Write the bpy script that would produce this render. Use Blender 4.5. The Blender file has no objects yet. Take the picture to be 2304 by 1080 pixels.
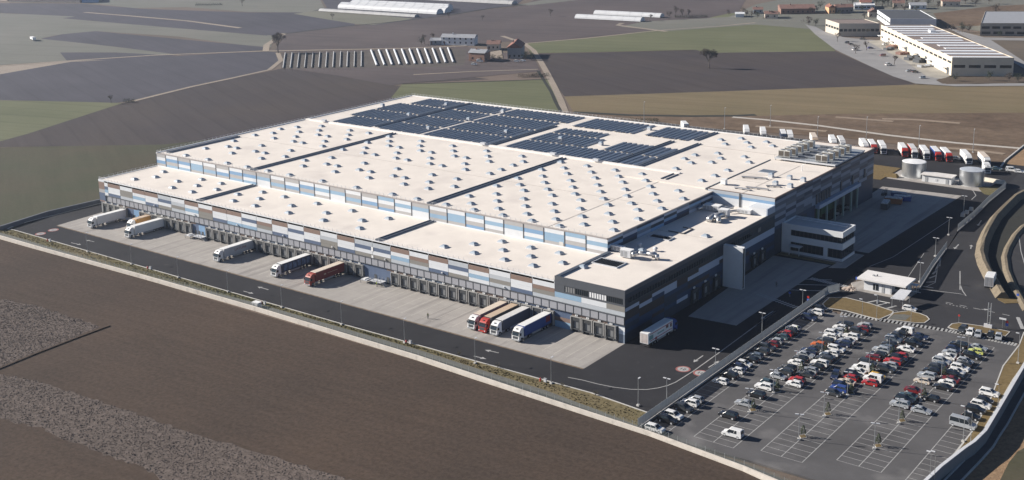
import bpy, math, random
from mathutils import Vector
random.seed(11)
R = math.radians
scene = bpy.context.scene
COL = scene.collection

# ---------------------------------------------------------------- camera
F, CX, CY = 2654.8, 1153.79, 311.62          # lens in photo pixels (2304 wide)
CAM = Vector((157.26, -252.81, 120.0))
YAW, PIT, ROL = R(-37.43037), R(12.07707), R(-1.20457)
fw = Vector((math.sin(YAW)*math.cos(PIT), math.cos(YAW)*math.cos(PIT), -math.sin(PIT)))
rt0 = Vector((math.cos(YAW), -math.sin(YAW), 0)); up0 = rt0.cross(fw)
RT = rt0*math.cos(ROL)+up0*math.sin(ROL); UP = up0*math.cos(ROL)-rt0*math.sin(ROL)
cd = bpy.data.cameras.new('camera'); cam = bpy.data.objects.new('camera', cd); COL.objects.link(cam)
from mathutils import Matrix
cam.matrix_world = Matrix(((RT.x,UP.x,-fw.x,CAM.x),(RT.y,UP.y,-fw.y,CAM.y),(RT.z,UP.z,-fw.z,CAM.z),(0,0,0,1)))
cd.sensor_width = 36; cd.lens = F/2304*36
cd.shift_x = -(CX-1152)/2304*-1*-1; cd.shift_y = (CY-540)/2304
cd.clip_start = 1; cd.clip_end = 9000
scene.camera = cam
def at(px, py, z=0.0):                        # the ground (or level z) point seen at a photo pixel
    d = fw+RT*((px-CX)/F)-UP*((py-CY)/F)
    return CAM+d*((z-CAM.z)/d.z)
def atk(o, k, a, b, z=0.0): return at(o[0]+a/k, o[1]+b/k, z)

# ---------------------------------------------------------------- light
SUN_EL, SUN_AZ = R(25), R(20.5)               # light travels towards +X and a little +Y
w = bpy.data.worlds.new('World'); scene.world = w; w.use_nodes = True
nt = w.node_tree; nt.nodes.clear()
wo = nt.nodes.new('ShaderNodeOutputWorld'); bg = nt.nodes.new('ShaderNodeBackground'); sk = nt.nodes.new('ShaderNodeTexSky')
sk.sky_type = 'NISHITA'; sk.sun_disc = False; sk.sun_elevation = SUN_EL; sk.sun_rotation = R(249.5)
sk.air_density = .6; sk.dust_density = .1; sk.ozone_density = 2.5; sk.altitude = 300
bg.inputs[1].default_value = 0.05
nt.links.new(sk.outputs[0], bg.inputs[0]); nt.links.new(bg.outputs[0], wo.inputs[0])
sl = bpy.data.lights.new('sun', 'SUN'); so = bpy.data.objects.new('sun', sl); COL.objects.link(so)
sl.energy = 5.0; sl.angle = R(0.5); sl.color = (1, .93, .84)
sdir = Vector((math.cos(SUN_AZ)*math.cos(SUN_EL), math.sin(SUN_AZ)*math.cos(SUN_EL), -math.sin(SUN_EL)))
so.rotation_euler = sdir.to_track_quat('-Z', 'Y').to_euler(); so.location = (-200, -100, 200)
vs = scene.view_settings
vs.view_transform = 'Standard'; vs.look = 'None'; vs.gamma = 1; vs.exposure = 0.88; vs.use_curve_mapping = False
scene.cycles.max_bounces = 5; scene.cycles.diffuse_bounces = 2; scene.cycles.glossy_bounces = 2
scene.cycles.transmission_bounces = 2; scene.cycles.transparent_max_bounces = 6; scene.cycles.volume_bounces = 0
scene.cycles.use_denoising = True

# ---------------------------------------------------------------- helpers
class MB:
    def __init__(s): s.v = []; s.f = []; s.m = []
    def add(s, vs_, fs, m=0):
        n = len(s.v); s.v += [tuple(p) for p in vs_]; s.f += [tuple(i+n for i in f) for f in fs]; s.m += [m]*len(fs); return s
    def box(s, x0, x1, y0, y1, z0, z1, m=0):
        return s.add([(x0,y0,z0),(x1,y0,z0),(x1,y1,z0),(x0,y1,z0),(x0,y0,z1),(x1,y0,z1),(x1,y1,z1),(x0,y1,z1)],
              [(0,3,2,1),(4,5,6,7),(0,1,5,4),(1,2,6,5),(2,3,7,6),(3,0,4,7)], m)
    def frus(s, x0,x1,y0,y1,z0,z1, dx0=0,dx1=0,dy0=0,dy1=0, m=0):   # box with an inset top
        return s.add([(x0,y0,z0),(x1,y0,z0),(x1,y1,z0),(x0,y1,z0),(x0+dx0,y0+dy0,z1),(x1-dx1,y0+dy0,z1),(x1-dx1,y1-dy1,z1),(x0+dx0,y1-dy1,z1)],
              [(0,3,2,1),(4,5,6,7),(0,1,5,4),(1,2,6,5),(2,3,7,6),(3,0,4,7)], m)
    def quad(s, a, b, c, d, m=0): return s.add([a,b,c,d], [(0,1,2,3)], m)
    def prism(s, poly, z0, z1, m=0):
        n = len(poly)
        ar = sum(poly[i][0]*poly[(i+1)%n][1]-poly[(i+1)%n][0]*poly[i][1] for i in range(n))
        if ar < 0: poly = poly[::-1]
        return s.add([(p[0],p[1],z0) for p in poly]+[(p[0],p[1],z1) for p in poly],
              [tuple(range(n-1,-1,-1)), tuple(range(n,2*n))]+[(i,(i+1)%n,n+(i+1)%n,n+i) for i in range(n)], m)
    def sheet(s, poly, z=0.0, m=0):
        n = len(poly)
        ar = sum(poly[i][0]*poly[(i+1)%n][1]-poly[(i+1)%n][0]*poly[i][1] for i in range(n))
        if ar < 0: poly = poly[::-1]
        return s.add([(p[0],p[1],z) for p in poly], [tuple(range(n))], m)
    def cyl(s, c, r, z0, z1, n=16, r1=None, m=0):
        r1 = r if r1 is None else r1
        a = [(math.cos(2*math.pi*i/n), math.sin(2*math.pi*i/n)) for i in range(n)]
        return s.add([(c[0]+r*x,c[1]+r*y,z0) for x,y in a]+[(c[0]+r1*x,c[1]+r1*y,z1) for x,y in a],
              [tuple(range(n-1,-1,-1)), tuple(range(n,2*n))]+[(i,(i+1)%n,n+(i+1)%n,n+i) for i in range(n)], m)
    def tube(s, p, q, r, r1=None, n=6, m=0):
        p, q = Vector(p), Vector(q); d = (q-p).normalized(); r1 = r if r1 is None else r1
        u = d.cross(Vector((0,0,1)) if abs(d.z) < .9 else Vector((1,0,0))).normalized(); v = d.cross(u)
        an = [2*math.pi*i/n for i in range(n)]
        return s.add([p+(u*math.cos(t)+v*math.sin(t))*r for t in an]+[q+(u*math.cos(t)+v*math.sin(t))*r1 for t in an],
              [tuple(range(n)), tuple(range(2*n-1,n-1,-1))]+[(i,n+i,n+(i+1)%n,(i+1)%n) for i in range(n)], m)
    def strip(s, pts, wid, z0, z1=None, m=0):     # a ribbon (or a low wall when z1 is given) along a path
        L = []; Rr = []
        n = len(pts)
        for i in range(n):
            a = Vector(pts[max(i-1,0)][:2]); b = Vector(pts[min(i+1,n-1)][:2]); d = (b-a).normalized(); nn = Vector((-d.y,d.x))
            p = Vector(pts[i][:2]); L.append(p+nn*wid/2); Rr.append(p-nn*wid/2)
        for i in range(n-1):
            if z1 is None: s.quad((*Rr[i],z0),(*Rr[i+1],z0),(*L[i+1],z0),(*L[i],z0), m)
            else: s.add([(*Rr[i],z0),(*Rr[i+1],z0),(*L[i+1],z0),(*L[i],z0),(*Rr[i],z1),(*Rr[i+1],z1),(*L[i+1],z1),(*L[i],z1)],
                        [(4,5,6,7),(0,1,5,4),(2,3,7,6),(0,4,7,3),(1,2,6,5)], m)
        return s
    def mesh(s, name, mats, smooth=False):
        me = bpy.data.meshes.new(name); me.from_pydata(s.v, [], s.f)
        for m in (mats if isinstance(mats, (list,tuple)) else [mats]):
            if m: me.materials.append(m)
        if len(me.materials) > 1: me.polygons.foreach_set('material_index', s.m)
        if smooth: me.polygons.foreach_set('use_smooth', [True]*len(me.polygons))
        me.update(); return me
    def build(s, name, mats, parent=None, smooth=False): return link(name, s.mesh(name, mats, smooth), parent)
def link(name, me, parent=None, loc=(0,0,0), rz=0):
    o = bpy.data.objects.new(name, me); COL.objects.link(o); o.location = loc; o.rotation_euler.z = rz
    if parent: o.parent = parent
    return o
def thing(name, label, cat, loc=(0,0,0), rz=0, group=None):
    o = link(name, None, None, loc, rz); return tag(o, label, cat, group)
def tag(o, label, cat, group=None):
    o['label'] = label; o['category'] = cat
    if group: o['group'] = group
    return o
def struct(name, mb, mat, kind='structure'):
    o = mb.build(name, mat); o['kind'] = kind; return o
def box(name, mat, parent, *d): return MB().box(*d).build(name, mat, parent)
def children_of(o): return KIDS.get(o.name, o.children)
KIDS = {}
def dup(o, loc, rz=0, label=None, parent=None):
    c = o.copy(); COL.objects.link(c); c.location = loc; c.rotation_euler.z = rz
    if label: c['label'] = label
    for ch in o.children:
        d = ch.copy(); COL.objects.link(d); d.parent = c
        for g in ch.children:
            e = g.copy(); COL.objects.link(e); e.parent = d
    return c

# ---------------------------------------------------------------- materials
def srgb(r, g, b):
    f = lambda c: (c/255/12.92 if c/255 <= .04045 else ((c/255+.055)/1.055)**2.4)
    return (f(r), f(g), f(b), 1)
MC = {}
def mat(name, col, rough=.7, metal=0.0, var=.12, sc=.6, spec=.4, bump=0, dirt=None, stretch=None, rot=0):
    if name in MC: return MC[name]
    m = bpy.data.materials.new(name); m.use_nodes = True; t = m.node_tree; N = t.nodes; K = t.links
    b = N['Principled BSDF']; b.inputs['Roughness'].default_value = rough; b.inputs['Metallic'].default_value = metal
    b.inputs['Specular IOR Level'].default_value = spec
    if len(col) == 3: col = (*col, 1)
    g = N.new('ShaderNodeNewGeometry'); mp = N.new('ShaderNodeMapping'); K.new(g.outputs['Position'], mp.inputs[0])
    if stretch: mp.inputs['Scale'].default_value = stretch
    mp.inputs['Rotation'].default_value = (0,0,rot)
    n1 = N.new('ShaderNodeTexNoise'); n1.inputs['Scale'].default_value = sc; n1.inputs['Detail'].default_value = 5; n1.inputs['Roughness'].default_value = .65
    K.new(mp.outputs[0], n1.inputs[0])
    rp = N.new('ShaderNodeMapRange'); rp.inputs[1].default_value = .3; rp.inputs[2].default_value = .7
    rp.inputs[3].default_value = 1-var; rp.inputs[4].default_value = 1+var
    K.new(n1.outputs[0], rp.inputs[0])
    mx = N.new('ShaderNodeVectorMath'); mx.operation = 'SCALE'; mx.inputs[0].default_value = col[:3]
    K.new(rp.outputs[0], mx.inputs['Scale'])
    last = mx.outputs[0]
    if dirt:                                   # (colour, scale, threshold, stretch)
        n2 = N.new('ShaderNodeTexNoise'); n2.inputs['Scale'].default_value = dirt[1]; n2.inputs['Detail'].default_value = 6
        if len(dirt) > 3:
            m2 = N.new('ShaderNodeMapping'); m2.inputs['Scale'].default_value = dirt[3]; K.new(g.outputs['Position'], m2.inputs[0]); K.new(m2.outputs[0], n2.inputs[0])
        else: K.new(g.outputs['Position'], n2.inputs[0])
        r2 = N.new('ShaderNodeMapRange'); r2.inputs[1].default_value = dirt[2]; r2.inputs[2].default_value = dirt[2]+.2; K.new(n2.outputs[0], r2.inputs[0])
        mm = N.new('ShaderNodeMix'); mm.data_type = 'RGBA'; K.new(r2.outputs[0], mm.inputs[0]); K.new(last, mm.inputs[6]); mm.inputs[7].default_value = (*dirt[0][:3],1)
        last = mm.outputs[2]
    K.new(last, b.inputs['Base Color'])
    if bump:
        bp = N.new('ShaderNodeBump'); bp.inputs['Strength'].default_value = 1; bp.inputs['Distance'].default_value = bump
        K.new(n1.outputs[0], bp.inputs['Height']); K.new(bp.outputs[0], b.inputs['Normal'])
    MC[name] = m; return m
def field(name, c1, c2, ang=0, furrow=1.2, fw_=.10, var=.18, clod=0, clodsc=.8, tram=0, tk_=.12):
    """soil or crop: broad patches, fine grain, furrow lines along ang, optional clods"""
    m = bpy.data.materials.new(name); m.use_nodes = True; t = m.node_tree; N = t.nodes; K = t.links
    b = N['Principled BSDF']; b.inputs['Roughness'].default_value = .95; b.inputs['Specular IOR Level'].default_value = .1
    g = N.new('ShaderNodeNewGeometry')
    big = N.new('ShaderNodeTexNoise'); big.inputs['Scale'].default_value = .012; big.inputs['Detail'].default_value = 6; big.inputs['Roughness'].default_value = .6
    K.new(g.outputs['Position'], big.inputs[0])
    mp = N.new('ShaderNodeMapping'); mp.vector_type = 'TEXTURE'; mp.inputs['Rotation'].default_value = (0,0,ang); mp.inputs['Scale'].default_value = (14,1,1)
    K.new(g.outputs['Position'], mp.inputs[0])
    st = N.new('ShaderNodeTexNoise'); st.inputs['Scale'].default_value = .35/furrow; st.inputs['Detail'].default_value = 8; st.inputs['Roughness'].default_value = .75
    K.new(mp.outputs[0], st.inputs[0])
    gr = N.new('ShaderNodeTexNoise'); gr.inputs['Scale'].default_value = clodsc if clod else .9; gr.inputs['Detail'].default_value = 5; gr.inputs['Roughness'].default_value = .8
    K.new(g.outputs['Position'], gr.inputs[0])
    r1 = N.new('ShaderNodeMapRange'); r1.inputs[1].default_value = .35; r1.inputs[2].default_value = .65; K.new(big.outputs[0], r1.inputs[0])
    mx = N.new('ShaderNodeMix'); mx.data_type = 'RGBA'; K.new(r1.outputs[0], mx.inputs[0]); mx.inputs[6].default_value = (*c1[:3],1); mx.inputs[7].default_value = (*c2[:3],1)
    r2 = N.new('ShaderNodeMapRange'); r2.inputs[1].default_value = .3; r2.inputs[2].default_value = .7; r2.inputs[3].default_value = 1-fw_; r2.inputs[4].default_value = 1+fw_; K.new(st.outputs[0], r2.inputs[0])
    r3 = N.new('ShaderNodeMapRange'); r3.inputs[1].default_value = .3; r3.inputs[2].default_value = .7; r3.inputs[3].default_value = 1-var; r3.inputs[4].default_value = 1+var; K.new(gr.outputs[0], r3.inputs[0])
    a = N.new('ShaderNodeMath'); a.operation = 'MULTIPLY'; K.new(r2.outputs[0], a.inputs[0]); K.new(r3.outputs[0], a.inputs[1])
    if tram:                                   # wheel tracks left by machines, every tram metres across ang
        m3 = N.new('ShaderNodeMapping'); m3.vector_type = 'TEXTURE'; m3.inputs['Rotation'].default_value = (0,0,ang); K.new(g.outputs['Position'], m3.inputs[0])
        sx = N.new('ShaderNodeSeparateXYZ'); K.new(m3.outputs[0], sx.inputs[0])
        wob = N.new('ShaderNodeMath'); wob.operation = 'MULTIPLY_ADD'; wob.inputs[1].default_value = 6; K.new(big.outputs[0], wob.inputs[0]); K.new(sx.outputs[1], wob.inputs[2])
        pp = N.new('ShaderNodeMath'); pp.operation = 'PINGPONG'; pp.inputs[1].default_value = tram/2; K.new(wob.outputs[0], pp.inputs[0])
        tr = N.new('ShaderNodeMapRange'); tr.inputs[1].default_value = .3; tr.inputs[2].default_value = 1.1; tr.inputs[3].default_value = 1-tk_; tr.inputs[4].default_value = 1; K.new(pp.outputs[0], tr.inputs[0])
        a2 = N.new('ShaderNodeMath'); a2.operation = 'MULTIPLY'; K.new(a.outputs[0], a2.inputs[0]); K.new(tr.outputs[0], a2.inputs[1]); a = a2
    sc = N.new('ShaderNodeVectorMath'); sc.operation = 'SCALE'; K.new(mx.outputs[2], sc.inputs[0]); K.new(a.outputs[0], sc.inputs['Scale'])
    K.new(sc.outputs[0], b.inputs['Base Color'])
    if clod:
        bp = N.new('ShaderNodeBump'); bp.inputs['Strength'].default_value = 1; bp.inputs['Distance'].default_value = clod
        K.new(gr.outputs[0], bp.inputs['Height']); K.new(bp.outputs[0], b.inputs['Normal'])
    return m
ASPH = mat('asphalt', (.029,.029,.033), .9, var=.18, sc=.05, spec=.15, dirt=((.052,.051,.052), .4, .62))
ASPH_LOT = mat('car_park_asphalt', (.092,.090,.093), .9, var=.22, sc=.05, spec=.2, dirt=((.17,.165,.165), .09, .54))
ASPH_RD = mat('road_asphalt', (.040,.040,.044), .9, var=.15, sc=.05, spec=.15, dirt=((.058,.056,.057), .15, .58))
WHITE = mat('white_paint', (.78,.78,.77), .5, var=.05, sc=.3, dirt=((.6,.58,.55), .5, .66))
MARK = mat('road_marking_white', (.34,.34,.335), .7, var=.25, sc=1.5)
RDSIGN = mat('road_marking_red', (.30,.11,.10), .7, var=.2, sc=1.5)
GREYP = mat('grey_paint', (.32,.33,.34), .5, var=.06)
LGREY = mat('light_grey_metal', (.55,.56,.58), .45, var=.06)
GALV = mat('galvanised_steel', (.5,.52,.54), .38, .75, var=.1, sc=2)
DGREY = mat('dark_grey_metal', (.07,.075,.082), .5, var=.1)
BLACK = mat('black_rubber', (.018,.018,.02), .8, var=.1)
GLASS = mat('dark_glass', (.018,.024,.03), .12, var=.05, spec=.6)
TYRE = BLACK
RED = mat('red_paint', (.42,.035,.03), .45, var=.06)
TAIL = mat('tail_lamp_red', (.35,.02,.02), .3, var=.05)
LAMP = mat('headlamp_glass', (.75,.77,.8), .1, var=.03, spec=.8)
# ================================================================ SETTING
GND = field('open_ground', srgb(112,100,92), srgb(98,90,82), .3, 2)
struct('ground', MB().sheet([(-4000,-900),(3000,-900),(3000,5000),(-4000,5000)], -.5), GND)
LZ = [-.45]
def fpoly(name, px, mt, far=True):
    LZ[0] += .005
    return struct(name, MB().sheet([at(x,y,LZ[0])[:2] for x,y in px], LZ[0]), mt)
SOIL = field('ploughed_soil', (.080,.058,.045), (.060,.046,.038), R(4), .8, .14, .32)
CLOD = field('cloddy_soil', (.135,.110,.097), (.105,.086,.076), R(4), .5, .12, .45, .25, .7)
DSOIL = field('dark_far_soil', (.060,.052,.055), (.072,.060,.057), R(-25), 3, .14, .06, tram=14, tk_=.1)
GSOIL = field('hazed_far_soil', (.080,.076,.091), (.066,.064,.076), R(-20), 3, .12, .06, tram=14, tk_=.08)  # brightened and blued, so part of the distance haze sits in the colour
BSOIL = field('brown_far_soil', (.112,.093,.092), (.086,.073,.074), R(10), 3, .16, .08, tram=16, tk_=.1)
GRN = field('winter_wheat_green', (.113,.122,.070), (.140,.145,.086), R(15), 4, .12, .06, tram=18, tk_=.14)
GRN2 = field('pale_meadow_green', (.148,.150,.130), (.172,.168,.148), R(15), 4, .10, .06, tram=22, tk_=.10)
OLV = field('olive_pasture', (.060,.068,.042), (.086,.074,.052), R(-30), 3, .12, .10)
TAN = field('dry_grass', (.190,.150,.094), (.155,.128,.078), R(12), 4, .14, .10, tram=15, tk_=.12)
ROUGH = field('rough_brown_earth', (.112,.080,.058), (.160,.118,.085), R(10), 4, .22, .28, .25, .15)
PATH = field('dirt_track', (.26,.225,.19), (.32,.27,.22), 0, 1, .1, .2)
# foreground ploughed field with its two strips of coarse clods and the furrow between
struct('ploughed_field', MB().sheet([(-420,-300),(140,-300),(118,-60),(57,-45.6),(33,-42.9),(-40,-40.2),(-156,-40.0),(-239,-42),(-300,-44),(-420,-46)], -.06), SOIL)
def jag(pts, n, amp):
    out = []
    for i in range(len(pts)):
        a, b = Vector(pts[i][:2]), Vector(pts[(i+1)%len(pts)][:2])
        for k in range(n): out.append(a.lerp(b, k/n)+Vector((random.uniform(-amp,amp), random.uniform(-amp,amp))))
    return out
# clods are real lumps: a displaced grid with stones of earth
def clod_strip(px, seed):
    random.seed(seed)
    P = [at(x,y)[:2] for x,y in px]; P = jag(P, 14, .6)
    base = MB().sheet(P, -.05)
    def inside(x, y):
        c = False
        for i in range(len(P)):
            x1,y1 = P[i]; x2,y2 = P[i-1]
            if (y1>y)!=(y2>y) and x < (x2-x1)*(y-y1)/(y2-y1)+x1: c = not c
        return c
    xs = [p[0] for p in P]; ys = [p[1] for p in P]
    lum = MB(); n = 0
    while n < 9000:
        x, y = random.uniform(min(xs),max(xs)), random.uniform(min(ys),max(ys))
        if not inside(x,y): 
            n += .3; continue
        n += 1
        r = random.uniform(.12,.30); a = random.uniform(0,6.28); h = r*random.uniform(.4,.8)
        v = [(x+r*math.cos(a+k*1.57)*random.uniform(.7,1.2), y+r*math.sin(a+k*1.57)*random.uniform(.7,1.2), -.06) for k in range(4)]
        lum.add(v+[(x+random.uniform(-.1,.1),y+random.uniform(-.1,.1),-.06+h)], [(0,1,4),(1,2,4),(2,3,4),(3,0,4)])
    struct('cloddy_ground', base, CLOD)
    struct('earth_clods', lum, CLOD, 'stuff')
clod_strip([(-60,650),(10,674),(90,690),(190,722),(225,735),(-60,858)], 3)
clod_strip([(-60,838),(60,850),(200,893),(330,940),(520,1000),(760,1070),(900,1120),(420,1120),(330,1055),(200,1010),(90,962),(-60,930)], 4)
random.seed(21)
fur = [at(x,y) for x,y in [(-60,852),(0,829),(80,796),(160,765),(246,733)]]
mb = MB(); mb.strip(fur, .8, -.06, .22)                 # ridge of earth along the furrow
struct('furrow_ridge', mb, SOIL)
# left side, nearest to the building first
fpoly('pasture', [(-200,336),(370,324),(520,300),(470,360),(222,400),(226,474),(0,520),(-200,560)], OLV)
fpoly('ploughed_field', [(-70,337),(0,331),(370,325),(600,300),(960,214),(1000,214),(880,190),(905,188),(1100,178),(960,160),(640,152),(608,160),(430,196),(300,226),(270,233),(60,300),(0,318),(-70,336)], DSOIL)
fpoly('green_field', [(-200,230),(0,226),(150,228),(275,232),(62,301),(0,318),(-200,374)], GRN)
fpoly('ploughed_field', [(-200,200),(0,166),(160,138),(400,126),(590,114),(622,118),(630,138),(606,158),(430,195),(300,225),(262,231),(0,225),(-200,228)], GSOIL)
fpoly('dirt_track', [(-200,152),(0,147),(140,137),(250,135),(160,139),(0,167),(-200,205)], PATH)
fpoly('green_field', [(-200,60),(0,30),(150,35),(300,55),(480,70),(615,80),(610,106),(580,106),(400,82),(215,70),(120,80),(95,86),(400,122),(270,135),(140,137),(0,146),(-200,152)], GRN2)
fpoly('ploughed_field', [(92,87),(140,77),(215,70),(340,82),(480,95),(600,106),(590,113),(410,124),(260,105)], GSOIL)
fpoly('ploughed_field', [(135,118),(260,118),(400,125),(270,135),(150,136)], GSOIL)
fpoly('ploughed_field', [(-200,18),(0,7),(180,8),(300,18),(620,50),(640,72),(615,80),(300,55),(140,41),(170,37),(0,29),(-200,62)], GSOIL)
fpoly('ploughed_field', [(140,41),(260,28),(480,40),(640,68),(600,80),(480,70),(300,55)], GSOIL)
fpoly('green_field', [(180,4),(330,-40),(700,-40),(730,18),(690,28),(560,27),(420,16),(300,18)], GRN2)
fpoly('ploughed_field', [(300,19),(560,28),(690,28),(740,16),(800,56),(640,76),(480,42)], GSOIL)
fpoly('ploughed_field', [(640,76),(810,56),(1180,12),(1270,-40),(1700,-40),(1660,30),(1470,70),(1180,97),(1160,92),(960,106),(640,118),(618,115)], BSOIL)
fpoly('ploughed_field', [(700,-40),(1230,-40),(1160,12),(1010,33),(840,57),(740,24)], GSOIL)
fpoly('meadow', [(720,23),(760,24),(930,42),(840,56),(800,54),(660,31)], field('grey_green_meadow', (.15,.15,.12), (.17,.165,.135), 0, 4))
fpoly('ploughed_field', [(632,152),(634,120),(1045,104),(1200,130),(1218,160),(905,188),(880,192),(760,170)], BSOIL)
fpoly('market_garden', [(634,122),(1000,108),(1050,112),(1045,146),(1000,150),(634,155)], field('garden_earth', (.115,.10,.088), (.085,.078,.074), R(60), 1.5, .2, .2))
fpoly('green_field', [(1160,12),(1270,-10),(1300,0),(1190,12)], GRN2)
fpoly('green_field', [(880,220),(905,189),(1100,183),(1236,177),(1272,252)], GRN)
fpoly('green_field', [(1180,97),(1320,86),(1470,68),(1640,30),(1720,26),(1830,52),(1880,115),(1590,119),(1560,112),(1400,116),(1195,120)], GRN)
fpoly('meadow', [(1395,60),(1450,48),(1640,38),(1860,40),(1880,70),(1700,55),(1500,70)], GRN2)
fpoly('meadow', [(1640,38),(1700,10),(1950,-40),(2500,-40),(2500,60),(2200,70),(2050,40),(1860,60)], GRN2)
fpoly('ploughed_field', [(1196,121),(1400,117),(1550,113),(1566,112),(1590,119),(1880,115),(1960,150),(2060,190),(1640,205),(1270,217),(1232,166)], DSOIL)
fpoly('dry_field', [(1270,217),(1640,205),(2060,190),(2500,196),(2500,252),(1900,256),(1640,262),(1290,252)], TAN)
fpoly('rough_ground', [(1290,252),(1640,262),(1900,256),(2500,252),(2500,420),(2320,390),(2225,368),(2150,340),(1900,310),(1640,292),(1450,276),(1340,262)], ROUGH)
fpoly('rough_ground', [(2100,30),(2230,14),(2500,0),(2500,70),(2304,42),(2200,58),(2120,60)], ROUGH)
# lighter streaks of turned soil, paths and ditches
def track(px, wid, mt, name='dirt_track', z=None):
    LZ[0] += .005
    return struct(name, MB().strip([at(x,y) for x,y in px], wid, LZ[0] if z is None else z), mt)
DITCH = field('dark_ditch_soil', (.04,.042,.04), (.05,.05,.045), 0, 1)
track([(1130,80),(1180,97),(1200,112),(1218,140),(1232,165),(1248,196),(1262,225),(1272,252)], 4.0, PATH)
track([(1210,158),(1224,180),(1240,205),(1250,228),(1262,250)], 2.0, DITCH, 'ditch')
track([(-60,150),(0,147),(150,136),(350,123),(590,114),(640,113),(900,108),(1050,102)], 4.0, PATH)
track([(625,118),(632,135),(606,156),(520,175),(430,194),(300,226)], 3.5, PATH)
track([(640,74),(600,100),(598,114)], 5, PATH)
track([(540,62),(420,46),(280,34),(190,27)], 5, PATH)
track([(640,75),(780,58),(870,50),(1010,34),(1100,18),(1184,10)], 3, DITCH, 'ditch')
track([(1180,97),(1320,85),(1460,70),(1500,66),(1620,58),(1700,50)], 3, PATH)
track([(1500,70),(1390,56),(1400,51)], 5, PATH)
track([(1290,251),(1420,258),(1560,260),(1660,259),(1700,257)], 4.5, DITCH, 'ditch')
track([(1648,262),(1720,268),(1840,281),(2000,303),(2150,320),(2304,333),(2420,343)], 3.2, mat('pale_gravel', (.42,.39,.35), .9, var=.12), 'gravel_track')
track([(905,188),(1100,182),(1236,177)], 2.0, DITCH, 'ditch')
track([(930,167),(1060,160),(1210,155)], 2.5, PATH)
random.seed(8)
for px in ([(1985,266),(2060,268),(2160,276)], [(1700,283),(1780,287),(1860,294)], [(2100,330),(2180,335),(2260,345)], [(1880,262),(2010,272)]):
    track(px, 4, field('turned_earth_%d' % len(bpy.data.materials), (.30,.24,.18), (.24,.19,.15), 0, 1), 'turned_earth')

# ---------------------------------------------------------------- yard, roads, car park
def pxw(l, z=0): return [at(x,y,z)[:2] for x,y in l]
ZC, ZM = .008, .016
CONC = mat('apron_concrete', (.335,.315,.295), .88, var=.09, sc=.2, spec=.15, dirt=((.235,.22,.21), .22, .50, (1.6,.09,1)))
# slab joints for the concrete are a fine relief of the material
def joints(m, sx, sy):
    t = m.node_tree; N = t.nodes; K = t.links; b = N['Principled BSDF']
    src = b.inputs['Base Color'].links[0].from_socket
    g = N.new('ShaderNodeNewGeometry'); sp = N.new('ShaderNodeSeparateXYZ'); K.new(g.outputs['Position'], sp.inputs[0])
    prev = None
    for ax, s in ((0,sx),(1,sy)):
        md = N.new('ShaderNodeMath'); md.operation = 'PINGPONG'; md.inputs[1].default_value = s/2; K.new(sp.outputs[ax], md.inputs[0])
        lt = N.new('ShaderNodeMath'); lt.operation = 'LESS_THAN'; lt.inputs[1].default_value = .07; K.new(md.outputs[0], lt.inputs[0])
        if prev is None: prev = lt
        else:
            mx = N.new('ShaderNodeMath'); mx.operation = 'MAXIMUM'; K.new(prev.outputs[0], mx.inputs[0]); K.new(lt.outputs[0], mx.inputs[1]); prev = mx
    mm = N.new('ShaderNodeMix'); mm.data_type = 'RGBA'; ml = N.new('ShaderNodeMath'); ml.operation = 'MULTIPLY'; ml.inputs[1].default_value = .35
    K.new(prev.outputs[0], ml.inputs[0]); K.new(ml.outputs[0], mm.inputs[0]); K.new(src, mm.inputs[6]); mm.inputs[7].default_value = (.2,.19,.18,1)
    K.new(mm.outputs[2], b.inputs['Base Color'])
joints(CONC, 3.86, 5.0)
struct('yard_asphalt', MB().prism([(-249,-24),(-247.5,-29),(-243,-32.3),(10,-31.2),(29,-33),(29,92),(52,92),(46.3,109),(43.9,130),(40.7,152),(40.2,172),(38.8,196),(38.4,224),(60,240),(75,262),(-145,264),(-145,200),(-249,200)], -.45, 0), ASPH)
struct('access_road', MB().prism(pxw([(1840,652),(2040,652),(2072,645),(2110,590),(2170,505),(2265,418),(2290,392),(2460,372),(2460,800),(2280,768),(1900,705)]), -.45, .004), ASPH_RD)
LOT = pxw([(1448,962),(1456,975),(1690,1037),(1836,1080),(1960,1120),(2075,1110),(2132,1039),(2187,969),(2225,900),(2255,824),(2293,777),(2132,746),(1978,723),(1884,706),(1850,690),(1868,662)])
struct('car_park', MB().prism(LOT, -.45, .006), ASPH_LOT)
struct('concrete_apron', MB().prism([(-235.2,-20),(.3,-20.3),(0,0),(-237,0)], -.3, ZC), CONC)
struct('concrete_apron', MB().prism(pxw([(1548,711.7),(1656.7,732.5),(1845,607),(1870,597),(1740,575)]) , -.3, ZC), CONC)
struct('concrete_apron', MB().prism([(0,111),(24.5,111),(27.6,200),(-2.6,197.5)], -.3, ZC), CONC)
KERB = mat('kerb_concrete', (.46,.45,.43), .85, var=.1, sc=.8)
GRASS = field('verge_grass', (.105,.10,.050), (.16,.13,.075), 0, .8, .2, .4)
DRY = field('dry_island_grass', (.17,.125,.062), (.14,.105,.055), 0, .8, .1, .25)
GRAV = mat('lane_gravel', (.115,.115,.105), .95, var=.18, sc=.7)
LANE = mat('lane_asphalt_fence_shade', (.05,.054,.055), .95, var=.15, sc=.4)  # dark asphalt strip with the fence's shadow put into its colour
edge = [(-247,-33.2),(-243,-32.6),(-210,-32.5),(-124,-32.5),(-72,-32.5),(-32,-32),(-6,-31.6),(10,-31.3),(29,-33.2)]
outer = [(-250,-37.3),(-210,-37.4),(-160,-37.2),(-107,-34.7),(-43,-34.4),(1,-36.3),(29,-40)]
wall = [(-262,-41.6),(-238.6,-40.8),(-209,-40.5),(-156,-39),(-103,-38.4),(-39,-39),(-8.6,-40.6),(33,-42.4),(57,-45),(84,-50),(100,-54)]
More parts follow.
